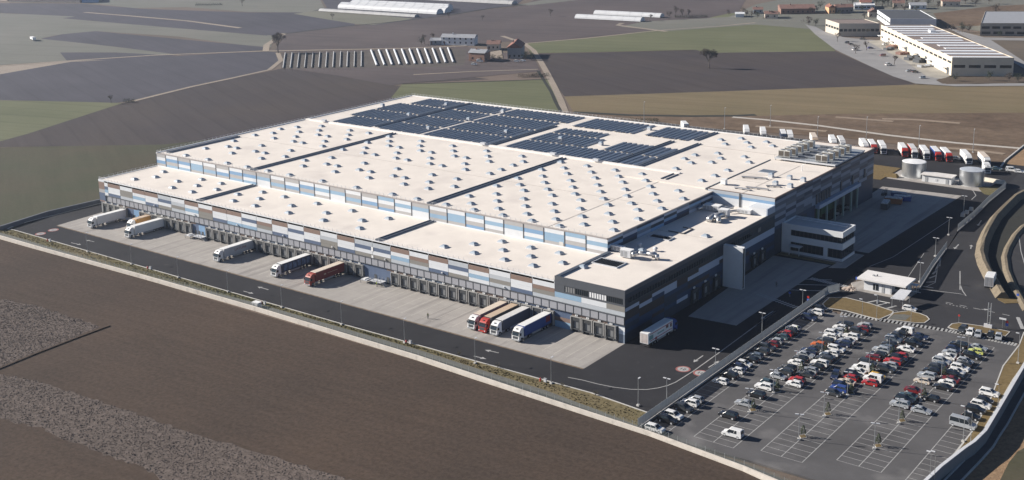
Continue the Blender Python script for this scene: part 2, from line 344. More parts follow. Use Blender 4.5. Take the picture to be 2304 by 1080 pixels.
mid = [(-250,-39.0),(-210,-38.9),(-160,-38.1),(-107,-36.5),(-43,-36.6),(1,-38.2),(29,-41),(57,-43.9),(84,-48.6)]
struct('grass_verge', MB().prism(edge+outer[::-1], -.45, .03), GRASS)
struct('service_lane', MB().prism(outer+[(57,-42.6),(84,-47.3)]+mid[::-1], -.45, .0), GRAV)
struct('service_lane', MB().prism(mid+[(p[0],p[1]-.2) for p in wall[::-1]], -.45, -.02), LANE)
# lumps of grass and weeds along the verge
random.seed(5); tuft = MB()
for i in range(2600):
    x = random.uniform(-247, 28); k = max(j for j in range(len(outer)-1) if outer[j][0] <= x)
    yo = outer[k][1]+(outer[k+1][1]-outer[k][1])*(x-outer[k][0])/(outer[k+1][0]-outer[k][0])
    y = random.uniform(yo+.2, -32.9); a = random.uniform(0,3.14); h = random.uniform(.08,.26)*(1.8 if random.random()<.05 else 1); r = random.uniform(.12,.3)
    dx, dy = r*math.cos(a), r*math.sin(a)
    tuft.add([(x-dx,y-dy,.03),(x+dx,y+dy,.03),(x+random.uniform(-.1,.1),y+random.uniform(-.1,.1),h),(x-dy,y+dx,.03),(x+dy,y-dx,.03)], [(0,1,2),(3,4,2)])
struct('grass_tufts', tuft, GRASS, 'stuff')
tk = MB()                                          # kerbs round the yard
tk.strip(edge, .35, -.1, .12)
tk.strip([(-247,-33),(-249.2,-28),(-249.4,-10),(-249.4,190)], .3, -.1, .12)
struct('kerb', tk, KERB)
# islands
I1 = pxw([(1851,684),(1866,670),(1903,670),(1960,684),(2010,701),(2006,707),(1978,719),(1945,711),(1905,700),(1858,693)])
I2 = pxw([(2011,704),(2045,700),(2070,706),(2085,712),(2091,719),(2080,727),(2060,727),(2022,722),(1996,719)])
I3 = pxw([(2133,737),(2142,729),(2158,727),(2222,736),(2272,747),(2262,757),(2200,749),(2145,741)])
I4 = pxw([(2090,1100),(2135,1040),(2190,968),(2228,900),(2257,824),(2293,777),(2304,748),(2330,748),(2325,790),(2279,855),(2241,920),(2199,992),(2106,1084)])
for P in (I1, I2, I3, I4):
    struct('grass_island', MB().prism(P, -.3, .10), DRY)
    struct('kerb', MB().strip(list(P)+[P[0]], .3, 0, .13), KERB)
struct('path', MB().prism(pxw([(2012,708),(2036,708),(2050,711),(2037,721),(1998,719)]), .0, .115), GRAV)
# ------------ painted markings
def marking(name, mb, m=MARK): return struct(name, mb, m)
mb = MB()
def bays(x0, x1, xc, y0, y1, n0=0):
    mb.box(x0-.09,x0+.09,y0,y1,0,ZM); mb.box(x1-.09,x1+.09,y0,y1,0,ZM)
    if xc: mb.box(xc-.09,xc+.09,y0,y1,0,ZM)
    y = y0
    while y <= y1+.01:
        mb.box(x0+.09,x1-.09,y-.055,y+.055,0,ZM-.003); y += 2.55
bays(41.2,50.8,46.0,-37.5,46.6)
bays(56.2,65.6,60.9,-35.2,48.9)
bays(71.1,80.6,75.9,-30.0,51.6)
bays(30.3,35.4,None,-42.2,54.7); bays(85.8,90.2,None,-34,24.6)
marking('parking_bay_lines', mb)
def stripes(a, b, n, wid, ln):
    m_ = MB(); a, b = Vector(a[:2]), Vector(b[:2]); d = (b-a)/n; u = d.normalized(); v = Vector((-u.y,u.x))
    for i in range(n):
        c = a+d*(i+.5); q = [c-u*wid/2-v*ln/2, c+u*wid/2-v*ln/2, c+u*wid/2+v*ln/2, c-u*wid/2+v*ln/2]
        m_.prism([tuple(p) for p in q], 0, ZM+.006)
    return m_
for a, b, n in (((1889,705),(2134,744),27), ((2134,744),(2288,776),22), ((1823,626),(1908,646),17), ((1705,661),(1792,692),14)):
    marking('zebra_crossing', stripes(at(*a), at(*b), n, .55, 2.2))
def line(px, wid=.18, dash=None, z=ZM):
    m_ = MB(); P = [at(x,y) for x,y in px]
    if dash is None: m_.strip(P, wid, z)
    else:
        for a, b in zip(P, P[1:]):
            L = (b-a).length; u = (b-a).normalized(); t = 0
            while t < L: m_.strip([a+u*t, a+u*min(L,t+dash)], wid, z); t += dash*2
    return m_
def lane(px, wid=.18, dash=None): return marking('lane_line', line(px, wid, dash))
arc = [(1278,849),(1310,855),(1345,864),(1380,871),(1420,876),(1455,876.5),(1480,873),(1502,867.5),(1520,860)]
lane(arc, .28); lane([(1520,860),(1560,835),(1616,795),(1700,733),(1745,700)], .28)
lane([(1700,733),(1745,700)], .2); lane([(1956,600),(2010,578),(2068,540),(2140,492)], .25)
lane([(2042,625),(2079,570)],.15); lane([(2160,610),(2160,652)], .3); lane([(2060,649),(2110,655),(2160,661),(2174,666),(2166,655),(2160,640)], .3)
lane([(2128,680),(2190,693),(2290,714)], .3, 2.0); lane([(2128,683),(2177,694)], .35, .5); lane([(2290,714),(2301,740)], 1.0)
lane([(2304,459),(2293,478),(2291,520),(2297,565),(2310,610)], .25)
lane([(2170,418),(2190,430),(2196,440),(2186,449)], .3)
lane([(1845,668),(1905,672),(2020,700)], .18)
for k in range(6): lane([(2076+k*7.5,644-k*9),(2100+k*3.2,648-k*14)], .55)
lane([(2109,606),(2104,636),(2082,646)], .25)
for a, b in (((1765,652),(1870,655)),((1790,640),(1878,642)),((1808,628),(1872,630))): lane([a,b], .5)
for k in range(3): lane([(1945+k*25,682+k*6),(1973+k*22,676+k*6)], .7)
def arrow(tip, tail, wid=.35):
    m_ = MB(); a, b = at(*tip), at(*tail); d = (b-a).normalized(); v = Vector((-d.y,d.x,0)); L = (b-a).length
    m_.prism([(a-v*.05)[:2], (a+d*1.6-v*.7)[:2], (a+d*1.6+v*.7)[:2]], 0, ZM)
    m_.strip([a+d*1.6, b], wid, ZM); return marking('road_arrow', m_)
for tip, tail in (((193,540),(212,544)),((182,551),(160,546)),((580,645),(604,652)),((570,661),(548,655)),((1091,787),(1122,794)),((1094,808),(1066,801)),((1560,815),(1582,800)),((1618,812),(1594,827)),
        ((2147,560),(2157,550)),((2186,551),(2184,560)),((1712,718),(1740,700)),((2228,697),(2208,696)),((2200,508),(2208,496))): arrow(tip, tail)
for px in ((120,517.5),(91,526),(1537,830.5),(1576.5,839.5)):
    c = at(*px); tagd = marking('painted_limit_sign', MB().cyl((c.x,c.y), 1.9, 0, ZM+.004, 24), RDSIGN)
    marking('painted_limit_sign', MB().cyl((c.x,c.y), 1.45, 0, ZM+.009, 24), MARK)
    marking('painted_limit_sign', MB().box(c.x-.65,c.x-.35,c.y-.6,c.y+.6,0,ZM+.013).box(c.x+.1,c.x+.7,c.y-.6,c.y-.3,0,ZM+.013).box(c.x+.1,c.x+.7,c.y+.3,c.y+.6,0,ZM+.013).box(c.x+.1,c.x+.3,c.y-.3,c.y+.3,0,ZM+.013).box(c.x+.5,c.x+.7,c.y-.3,c.y+.3,0,ZM+.013), DGREY)
# tyre-worn truck bays in the dock apron: painted guide lines
mb = MB()
for i in range(0, 63):
    x = -.0-3.86*i
    if -236 < x < -1 and not any(a < x < b for a,b in ((-98,-86),(-181,-174),(-220,-211))): mb.box(x-.06,x+.06,-16.5,-.6,0,ZC+.004)
marking('dock_guide_lines', mb, mat('worn_line_paint', (.50,.47,.42), .8, var=.2))
struct('dust_kerb', MB().box(-235,.3,-20.6,-20.05,-.1,.04), mat('leaf_dust', (.16,.12,.085), .95, var=.5, sc=.6))

# ================================================================ WALLS, FENCES, BERMS
WALLM = mat('pale_wall_concrete', (.60,.55,.49), .85, var=.1, sc=.4, dirt=((.42,.385,.34), .5, .56))
tag(MB().strip(wall, .55, -.45, .85).build('perimeter_wall', WALLM), 'long low pale concrete wall dividing the ploughed field from the warehouse yard', 'wall')
FENCEM = mat('fence_panel_grey', (.34,.36,.37), .55, var=.05)
def fence(pts, h, label, panel=2.6, base=.35, bars=14, group='grey panel fences'):
    t = thing('panel_fence', label, 'fence', (*pts[0][:2],0), 0, group)
    o = Vector((*pts[0][:2],0))
    mb = MB().strip([(p[0]-o.x,p[1]-o.y) for p in pts], .35, -.2, base); mb.build('plinth', KERB, t)
    pm = MB()
    for i in range(bars):
        x = (i+.5)/bars*panel; pm.box(x-panel/bars*.40,x+panel/bars*.40,-.02,.02,base+.05,h)
    pm.box(0,panel,-.035,.035,base+.25,base+.31); pm.box(0,panel,-.035,.035,h-.25,h-.19)
    pme = pm.mesh('fence_panel', FENCEM); pst = MB().box(-.05,.05,-.05,.05,0,h+.08).mesh('fence_post', GALV)
    for a, b in zip(pts, pts[1:]):
        a, b = Vector((*a[:2],0)), Vector((*b[:2],0)); L = (b-a).length; n = max(1,round(L/panel)); u = (b-a)/n
        for i in range(n):
            p = a+u*i-o; rz = math.atan2(u.y,u.x)
            q = link('fence_panel', pme, t, p, rz); q.scale.x = L/n/panel
            link('fence_post', pst, t, p)
    link('fence_post', pst, t, Vector((*pts[-1][:2],0))-o)
    return t
fence([(29.1,-41.3),(29.1,66.2),(31,70.5)], 2.5, 'straight grey panel fence between the shaded truck yard and the parked cars')
fence([(49.6,86),(46.3,108.7),(43.9,129.4)], 2.5, 'grey panel fence climbing from the gatehouse beside the access road')
fence([(40.7,151.8),(40.2,171.4),(38.75,195.8),(38.3,220)], 2.5, 'far grey panel fence ending near the silver tanks')
# mesh fence on the low wall and along the left end of the yard
NET = mat('green_grey_mesh', (.12,.14,.13), .6, var=.05)
def netting(pts, h, label, z0=.8, step=2.5):
    t = thing('mesh_fence', label, 'fence', (*pts[0][:2],0), 0); o = Vector((*pts[0][:2],0)); wires = MB()
    pst = MB().box(-.035,.035,-.035,.035,z0-.2,z0+h).mesh('fence_post', GREYP)
    for a, b in zip(pts, pts[1:]):
        a, b = Vector((*a[:2],0))-o, Vector((*b[:2],0))-o; L = (b-a).length; n = max(1,round(L/step))
        for i in range(n): link('fence_post', pst, t, a.lerp(b,i/n))
        for k in range(7): wires.tube((a.x,a.y,z0+.1+k*h/7.2), (b.x,b.y,z0+.1+k*h/7.2), .016, n=3)
        for i in range(int(L/.5)): p = a.lerp(b, i/(L/.5)); wires.box(p.x-.012,p.x+.012,p.y-.012,p.y+.012,z0,z0+h)
    w_ = wires.build('wire_mesh', NET, t); w_['kind'] = 'stuff'; return t
netting([(p[0],p[1]+.15) for p in wall[:-1]], 1.3, 'thin wire mesh fence standing on the pale perimeter wall')
tag(MB().strip([(-247.5,-36.2),(-251.6,-14),(-250.3,8),(-249.8,60)], .9, -.3, 1.5).build('boundary_wall', mat('dark_wall', (.11,.12,.14), .8, var=.1)), 'dark boundary wall at the left end of the yard beside the green pasture', 'wall')
# the tall retaining wall along the right side of the car park
RW = [at(*p) for p in ((2000,1190),(2115,1079),(2168,1037),(2190,1022),(2215,997),(2232,968),(2245,946),(2272,899),(2298,854),(2345,770),(2360,735))]
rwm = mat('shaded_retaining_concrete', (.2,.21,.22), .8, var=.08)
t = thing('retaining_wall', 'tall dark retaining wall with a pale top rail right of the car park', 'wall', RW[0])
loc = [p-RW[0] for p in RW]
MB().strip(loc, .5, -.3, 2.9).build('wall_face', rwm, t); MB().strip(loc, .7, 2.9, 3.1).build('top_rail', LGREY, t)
# lower road right of the wall, with two kerbs
def off(pts, d):
    o_ = []
    for i in range(len(pts)):
        u = (pts[min(i+1,len(pts)-1)]-pts[max(i-1,0)]).normalized(); o_.append(Vector((pts[i].x+u.y*d, pts[i].y-u.x*d, 0)))
    return o_
RRD = [at(*p) for p in ((2040,1190),(2147,1079),(2188,1037),(2220,1002),(2235,977),(2251,954),(2278,906),(2303,862),(2350,778))]
struct('cycle_path', MB().strip(RRD, 2.4, .02), mat('brown_grey_asphalt', (.115,.108,.105), .9, var=.12))
for d in (-1.35, 1.35): struct('kerb', MB().strip(off(RRD,d), .35, -.3, .25), KERB)
DIRT = field('bare_orange_earth', (.30,.20,.12), (.22,.15,.095), R(62), 1.6, .25, .3, .2)
struct('dirt_slope', MB().sheet([tuple(p)[:2] for p in off(RRD,1.6)]+[(160,60),(160,-90),(100,-90)], -.05), DIRT)
struct('weedy_slope', MB().sheet(pxw([(2240,1100),(2270,1040),(2290,1015),(2340,990),(2420,1000),(2420,1200),(2250,1200)]), -.04), OLV)
# earth berms between the roads
BERM = field('tan_berm_gravel', (.19,.16,.118), (.145,.122,.092), 0, 1, .1, .25, .15)
def berm(px, wid, h, label, name='earth_bank', m=BERM, top=.25):
    P = [at(*p) for p in px]; mb = MB(); o = P[0]
    A, B, T1, T2 = off(P, -wid/2), off(P, wid/2), off(P, -wid*top/2), off(P, wid*top/2)
    rows = [[(q.x-o.x,q.y-o.y,-.1) for q in A], [(q.x-o.x,q.y-o.y,h*random.uniform(.92,1.05)) for q in T1], [(q.x-o.x,q.y-o.y,h*random.uniform(.92,1.05)) for q in T2], [(q.x-o.x,q.y-o.y,-.1) for q in B]]
    for r in range(3):
        for i in range(len(P)-1): mb.quad(rows[r][i], rows[r+1][i], rows[r+1][i+1], rows[r][i+1])
    mb.add([rows[r][0] for r in range(4)], [(0,1,2,3)]); mb.add([rows[r][-1] for r in range(4)], [(3,2,1,0)])
    b = mb.build(name, m); b.location = o; b['kind'] = 'structure'; return b
berm([(2320,430),(2285,448),(2262,470),(2240,493),(2222,524),(2212,548),(2208,575),(2214,597),(2228,625),(2243,650),(2256,672)], 4.2, 1.9, '')
berm([(2340,490),(2304,510),(2285,530),(2268,560),(2262,580),(2266,610),(2278,640),(2294,668),(2312,700)], 3.0, .7, '')
struct('bank_shade_strip', MB().prism(pxw([(2310,455),(2262,490),(2240,520),(2226,552),(2224,578),(2234,610),(2258,660),(2272,676),(2302,672),(2280,640),(2264,606),(2258,578),(2264,552),(2282,524),(2310,500)]), -.3, .03), field('bank_shade_soil', (.035,.037,.035), (.05,.048,.042), 0, 1))  # dark ground sheet paints the shaded right side of the earth bank
struct('grass_island', MB().prism(pxw([(2243,655),(2262,672),(2292,672),(2298,682),(2262,683),(2246,675),(2240,664)]), -.2, .1), DRY)
struct('dirt_slope', MB().sheet(pxw([(2304,333),(2240,375),(2250,383),(2330,378),(2420,380),(2420,330)], -.01), -.01), DIRT)
struct('kerb', MB().strip([at(2304,328),at(2262,362),at(2252,376)], .6, -.2, .5), KERB)
# ================================================================ WAREHOUSE
XL, YB, ZL, ZH, YW = -237.0, 179.5, 13.1, 18.3, 27.0
PITCH = 7.72; X0 = -22.6
ROOF = mat('white_roof_membrane', (.715,.660,.600), .8, var=.06, sc=.10, spec=.15, dirt=((.61,.56,.515), .07, .54))
ROOFD = mat('seam_membrane', (.50,.46,.42), .8, var=.06)
PAR = mat('parapet_white', (.72,.73,.74), .5, var=.04)
GUT = mat('blue_grey_gutter', (.14,.17,.215), .55, .1, var=.12)
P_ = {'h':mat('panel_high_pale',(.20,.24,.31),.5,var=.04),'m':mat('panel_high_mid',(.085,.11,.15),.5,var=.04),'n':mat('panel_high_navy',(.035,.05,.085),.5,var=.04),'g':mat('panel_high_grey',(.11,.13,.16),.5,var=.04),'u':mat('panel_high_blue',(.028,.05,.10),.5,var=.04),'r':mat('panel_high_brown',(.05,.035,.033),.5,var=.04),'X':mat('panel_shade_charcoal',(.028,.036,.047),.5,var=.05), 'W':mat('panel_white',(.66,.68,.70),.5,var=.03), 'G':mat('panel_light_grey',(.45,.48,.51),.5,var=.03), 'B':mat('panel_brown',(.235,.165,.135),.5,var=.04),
      'O':mat('panel_taupe',(.235,.225,.205),.5,var=.04), 'N':mat('panel_navy',(.10,.135,.21),.5,var=.04), 'L':mat('panel_sky_blue',(.27,.40,.53),.5,var=.03),
      'S':mat('panel_strong_blue',(.20,.33,.50),.5,var=.03), 'T':mat('panel_silver_taupe',(.40,.39,.385),.5,var=.03),
      'D':mat('panel_charcoal',(.085,.092,.105),.5,var=.04), 'K':mat('panel_dark_navy',(.020,.034,.058),.5,var=.05), 'R':mat('panel_dark_brown',(.034,.028,.030),.5,var=.05),
      'U':mat('panel_deep_blue',(.018,.045,.105),.5,var=.04), 'H':mat('panel_pale_blue_grey',(.36,.42,.52),.5,var=.03), 'M':mat('panel_mid_blue_grey',(.16,.20,.26),.5,var=.04)}
wh = thing('warehouse', 'huge distribution warehouse with white roof, solar rows and striped coloured wall panels', 'warehouse')
CORE = mat('wall_core_grey', (.2,.21,.22), .7, var=.05)
# core volumes: each wall block is a part, the roofs lie on them
MB().box(XL+.2,X0,.2,YW+.3,0,ZL-.35).build('wall', CORE, wh)
MB().box(XL+.2,X0-.2,YW+.2,YB-.2,0,ZH-.4).build('wall', CORE, wh)
MB().box(X0,-.25,.25,90.0,0,14.2).build('wall', CORE, wh)
MB().box(X0-.3,-.25,92.0,124.5,0,18.8).box(X0-.3,-6.5,124.5,163,0,18.8).box(-6.5,-.25,124.5,163,8.4,18.8).box(X0-.3,-.25,163,YB-.3,0,18.8).build('wall', CORE, wh)
r_low = MB().box(XL,X0-.3,0,YW,ZL-.5,ZL).build('roof', ROOF, wh)
r_hall = MB().box(XL,-62,YW+.03,YB,ZH-.5,ZH).box(-62,X0,YW+.03,94.2,ZH-.55,ZH).box(-62,-24.6,94.2,YB,ZH-.5,ZH+.15).build('roof', ROOF, wh)
PITS = [(-20.6,-12.4,15.6,20.6),(-20.4,-13.3,46.2,49.3)]
def roof_with_holes(x0,x1,y0,y1,z,holes):
    xs = sorted({x0,x1,*[h[0] for h in holes],*[h[1] for h in holes]}); ys = sorted({y0,y1,*[h[2] for h in holes],*[h[3] for h in holes]})
    mb = MB()
    for a,b in zip(xs,xs[1:]):
        for c,d in zip(ys,ys[1:]):
            if not any(h[0]<=a and b<=h[1] and h[2]<=c and d<=h[3] for h in holes): mb.quad((a,c,z),(b,c,z),(b,d,z),(a,d,z))
    for h in holes:
        mb.quad((h[0],h[2],z),(h[0],h[3],z),(h[0],h[3],z-2.2),(h[0],h[2],z-2.2)); mb.quad((h[1],h[2],z),(h[1],h[2],z-2.2),(h[1],h[3],z-2.2),(h[1],h[3],z))
        mb.quad((h[0],h[2],z),(h[0],h[2],z-2.2),(h[1],h[2],z-2.2),(h[1],h[2],z)); mb.quad((h[0],h[3],z),(h[1],h[3],z),(h[1],h[3],z-2.2),(h[0],h[3],z-2.2))
    return mb
r_blk = roof_with_holes(X0,-.05,.05,91.9,14.45,[]).build('roof', ROOF, wh)
# the two open plant wells stand as dark lined curbs on the corner roof
for h in PITS:
    c = MB(); z = 14.45; x0,x1,y0,y1 = h
    c.box(x0-.25,x0,y0-.25,y1+.25,z-.1,z+.35).box(x1,x1+.25,y0-.25,y1+.25,z-.1,z+.35).box(x0,x1,y0-.25,y0,z-.1,z+.35).box(x0,x1,y1,y1+.25,z-.1,z+.35)
    cu = c.build('plant_well', LGREY, r_blk)
    MB().box(x0,x1,y0,y1,z-.02,z+.04).build('grille', BLACK, r_blk)
    g = MB()
    for k in range(12): g.box(x0+(k+.4)*(x1-x0)/12, x0+(k+.55)*(x1-x0)/12, y0, y1, z+.06, z+.2)
    g.build('grille', DGREY, r_blk)
r_high = MB().box(-24.4,-.1,92.0,YB-.1,18.75,19.2).build('roof', ROOF, wh)
# parapets, kerbs, seams
def part(name, m, *boxes, p=wh):
    mb = MB()
    for b in boxes: mb.box(*b)
    return mb.build(name, m, p)
part('parapet', PAR, (XL-.05,XL+.35,-.05,YW,ZL-.6,ZL+.22), (XL+.35,X0-.3,-.06,.3,ZL-.65,ZL+.16))
part('parapet', PAR, (XL-.1,XL+.35,YW-.05,YB+.1,ZH-.7,ZH+.35), (XL+.35,X0,YB-.3,YB+.12,ZH-.7,ZH+.35))
part('parapet', mat('brown_grey_flashing',(.33,.30,.285),.6,var=.06), (XL+.35,X0+.02,YW-.12,YW+.22,ZH-.12,ZH+.20), (X0-.28,X0+.06,YW-.12,92.0,ZH-.15,ZH+.20))
part('parapet', P_['D'], (X0-.12,.02,-.06,.28,12.45,14.75), (-.28,.04,.28,92.0,13.6,14.75), (X0-.12,X0+.22,.28,YW-.13,13.12,14.72))
part('parapet', mat('brown_roof_edge',(.20,.15,.13),.6,var=.06), (-.32,.05,91.95,YB,19.0,19.42), (-24.5,-.32,91.9,92.2,19.2,19.4), (-24.5,-.3,YB-.3,YB+.05,18.7,19.4))
part('parapet', ROOF, (-62,X0-2,94.0,94.5,18.2,18.75))
part('roof_ridge', mat('ridge_white',(.80,.76,.72),.7,var=.03), (XL+.5,-44.0,107.2,108.6,ZH-.1,ZH+.55), p=r_hall)
part('roof_seam', ROOFD, (XL+.5,X0-.1,66.2,66.55,ZH-.05,ZH+.05), (-45.0,-44.6,YW+.4,94,ZH-.05,ZH+.052), p=r_hall)
part('roof_seam', ROOFD, (-61,-24.9,152.3,152.8,ZH,ZH+.24), (-24.3,-.5,118.3,118.6,19.1,19.26), (-12.2,-11.9,92.4,138,19.1,19.25), (-24.2,-.6,108,108.3,19.1,19.26), p=r_high)
part('roof_seam', ROOFD, (X0+.3,-.3,54.3,54.55,14.4,14.5), (X0+.3,-.3,30.6,30.8,14.4,14.5), p=r_blk)
# valley gutters with steel-lined walls
def gutter(x, y0, y1, z, p, wdt=1.5):
    part('valley_gutter', GUT, (x-wdt/2,x-wdt/2+.25,y0,y1,z-.1,z+.5), (x+wdt/2-.25,x+wdt/2,y0,y1,z-.1,z+.5), (x-wdt/2+.25,x+wdt/2-.25,y0,y1,z-.05,z+.12), p=p)
for x in (-180.6, -93.0): gutter(x, YW+1, 106.2, ZH, r_hall, 1.9)
gutter(-233.0, YW+2.5, 66.0, ZH, r_hall, 1.6)
for x in (-178.0, -90.6): gutter(x, .6, YW-.3, ZL, r_low, 1.8)
gutter(-197, 112, 178, ZH, r_hall, 1.7); gutter(-131.0, 109.5, 154.5, ZH, r_hall, 1.7); gutter(-73.2, 109, 154, ZH, r_hall, 1.7)
gutter(-61.6, 108.7, 155, ZH+.1, r_hall, 1.5); gutter(-66.2, 160, 178, ZH, r_hall, 1.5); gutter(-44.8, 97.4, 106.4, ZH, r_hall, 2.2)
gutter(-24.9, 92.6, 143, ZH+.25, r_high, 1.8); gutter(X0+.9, .6, YW-.5, 14.45, r_blk, .8)
# skylights --------------------------------------------------------------
SKYG = mat('skylight_acrylic', (.36,.42,.48), .25, var=.08, sc=1, spec=.5)
curb = MB().frus(-1.0,1.0,-1.0,1.0,-.05,.42,.06,.06,.06,.06).mesh('skylight', LGREY)
dome = MB().frus(-.95,.95,-.95,.95,.42,.72,.3,.3,.3,.3).frus(-.65,.65,-.65,.65,.72,.86,.3,.3,.3,.3).mesh('dome', SKYG)
sk_me = MB().frus(-1.15,1.15,-1.1,1.1,-.05,.36,.06,.06,.06,.06,m=0).frus(-1.07,1.07,-1.02,1.02,.36,.66,.28,.28,.28,.28,m=1).frus(-.79,.79,-.74,.74,.66,.84,.36,.36,.36,.36,m=1).mesh('skylight',[LGREY,SKYG])
SKH = {35.3:[-26,-36.8,-47.2,-58.3,-69.8,-81], 49.5:[-26,-36.9,-47.6,-58.6,-70.2,-81.8], 63.9:[-26,-37.4,-48.1,-59.4,-70.7,-82.6], 78.1:[-26.2,-37.7,-48.6,-59.7,-71.2,-83.2], 92.4:[-49.1,-60.2,-71.8,-83.7],
 29.9:[-42,-52.4,-63.8,-75.6,-87.3], 42.5:[-31,-42.3,-52.9,-64.3,-76,-87.8], 58.3:[-31.7,-42.8,-53.4,-64.9,-76.6,-88.4], 71:[-32,-43.4,-53.8,-65.2,-77.1,-88.8], 86:[-32.6,-43.6,-54.5,-65.9,-77.9,-89.3], 99.6:[-54.9,-66.3,-78.5,-90]}
SKH2 = {30:[-100,-111.2,-128.2,-145.2,-162.2,-174], 42.6:[-106.2,-117.4,-134.4,-151.6,-168.7], 49.6:[-100.4,-111.8,-123.5,-129,-140.4,-146,-157.6,-163.3,-175.2], 58.4:[-106.6,-118.1,-135.1,-152.1,-169.6],
 71.1:[-101.5,-113,-124.3,-130.2,-141.7,-147.6,-158.8,-164.7,-176.1], 78.1:[-101.8,-119,-136.3,-153.4,-170.7], 86:[-102.3,-113.5,-124.9,-130.8,-142.5,-148.1,-159.5,-165.2,-177], 92.6:[-102.5,-119.6,-136.8,-154.3,-171.2], 99.6:[-108.4,-125.7,-143.1,-160,-177.6]}
SKH3 = {30:[-185.5,-197,-208.5,-222], 42.7:[-192.2,-209.5,-226], 49.9:[-186.7,-198.4,-203.9,-215.3,-220.8], 58.6:[-192.9,-210.3,-227.5], 71.2:[-187.8,-199.5,-205,-216.9,-229], 78.3:[-194.1,-211.6,-225.5], 86:[-188.9,-200.3,-206,-217.7,-229.5], 92.8:[-194.8,-212.5,-226.3], 100:[-190,-201.2,-218.6]}
for S in (SKH, SKH2, SKH3):
    for y, xs in S.items():
        for x in xs: link('skylight', sk_me, r_hall, (x+random.uniform(-.1,.1), y, ZH))
lowpx = [((0,280),3.6,[(1090,440),(1260,422),(1325,380),(1438,457),(1395,508),(1595,492),(1555,543),(1633,442),(1790,475),(1755,523),(1890,615),(1925,562),(2065,655),(2100,598),(2125,545)]),
 ((560,200),3.6,[(285,870),(345,942),(320,1000),(550,925),(625,1000),(605,1060),(835,983),(915,1060),(1130,1045)]),
 ((800,540),4.8,[(955,65),(1275,37),(1280,133),(1580,10),(1590,103),(1605,205),(1890,75),(1890,170),(1915,270),(2200,135),(2235,240)]),
 ((400,480),4.8,[(1570,70),(1990,72),(1965,155)])]
for o, k, l in lowpx:
    for a, b in l:
        p = atk(o, k, a, b, ZL+.4)
        if .9 < p.y < YW-1: link('skylight', sk_me, r_low, (p.x, p.y, ZL))
for a, b in [(1805,410),(1970,400),(2017,433),(1840,445),(2050,470),(2175,428),(2225,460),(1780,520),(1595,533),(1805,560),(1995,548),(1565,597),(1510,563),(1730,592),(1440,643),(1860,657),(1755,700),(1650,740),(2035,592)]:
    p = atk((1120,200), 3.6, a, b, ZH+.5)
    if -60 < p.x < -26 and 95.5 < p.y < 177: link('skylight', sk_me, r_hall, (p.x, p.y, ZH+.15))
sm_me = MB().box(-.8,.8,-.8,.8,-.05,1.1,0).frus(-.85,.85,-.85,.85,1.1,1.45,.3,.3,.3,.3,m=1).mesh('smoke_vent',[LGREY,SKYG])
for a, b in [(255,700),(290,765),(405,718),(515,735),(410,785)]:
    p = atk((1664,200), 3.6, a, b, 19.8); link('smoke_vent', sm_me, r_high, (p.x, p.y, 19.2))
for x, y in ((-204,167.7),(-170.2,168.1),(-171.6,144.9),(-173.9,120.5),(-140.6,132),(-113.3,133),(-93.9,133),(-92.7,168.6),(-202,139),(-229,150)):
    link('smoke_vent', sm_me, r_hall, (x, y, ZH))
for a, b in [(345,757),(980,580),(1668,425)]:
    p = atk((1240,440), 4.8, a, b, 15.0); link('skylight', sk_me, r_blk, (p.x, p.y, 14.45))
# solar rows -------------------------------------------------------------
SOL = bpy.data.materials.new('solar_glass'); SOL.use_nodes = True
b_ = SOL.node_tree.nodes['Principled BSDF']; b_.inputs['Base Color'].default_value = (.062,.076,.112,1); b_.inputs['Roughness'].default_value = .28
pan = {}
def solar(x, y0, y1):
    L = round(y1-y0,1)
    if L < 1.5: return
    if L not in pan:
        mb = MB(); n = max(1, round(L/1.65))
        for i in range(n):
            a, b = i*L/n+.05, (i+1)*L/n-.05
            mb.add([(-.88,a,.30),(.88,a,.55),(.88,b,.55),(-.88,b,.30)], [(0,1,2,3)], 0)
        mb.add([(-.93,0,.26),(.93,0,.51),(.93,L,.51),(-.93,L,.26)], [(0,1,2,3)], 1)
        mb.box(.90,.93,0,L,-.05,.50,1)
        pan[L] = mb.mesh('solar_row', [SOL, LGREY])
    link('solar_row', pan[L], r_hall, (x, y0, ZH))
segs = [(109.6,124.9),(126.0,141.6),(142.8,160.0),(161.6,176.6)]
i = 0
x = -226.5
while x < -63:
    for s, (a, b) in enumerate(segs):
        ok = True
        if any(abs(x-g) < 1.9 for g in ((-197,) if True else ())): ok = False
        if abs(x+170.5) < 1.4: ok = False                       # open lane with the smoke vents
        if abs(x+131.0) < 2.0 and s < 3: ok = False
        if -130 < x < -126.0 : ok = False
        if abs(x+73.2) < 1.9 and s < 3: ok = False
        if x > -75 and s == 3 and x > -68: ok = False
        if s == 2 and x > -103: ok = False
        if s == 2 and x < -103 and x > -127: b = 152
        if s == 2 and x > -127: b = min(b,152.0)
        if s == 1 and -98.5 < x < -89.5: ok = False
        if s == 3 and abs(x+92.7) < 2: ok = False
        if x < -218 and s == 0: ok = x > -224
        if x < -210 and s == 3: ok = x > -222
        if ok: 
            aa = a
            if s == 3 and x > -128: aa = 157.5
            solar(x, aa, b)
    i += 1; x += 2.35 if i % 3 else 3.0
# inverter boxes and cable trays on the ridge
for x in (-225.6,-134.5,-100.2,-80.5):
    part('roof_cabinet', LGREY, (x,x+2.4,106.6,107.9,ZH+.5,ZH+1.35), p=r_hall)
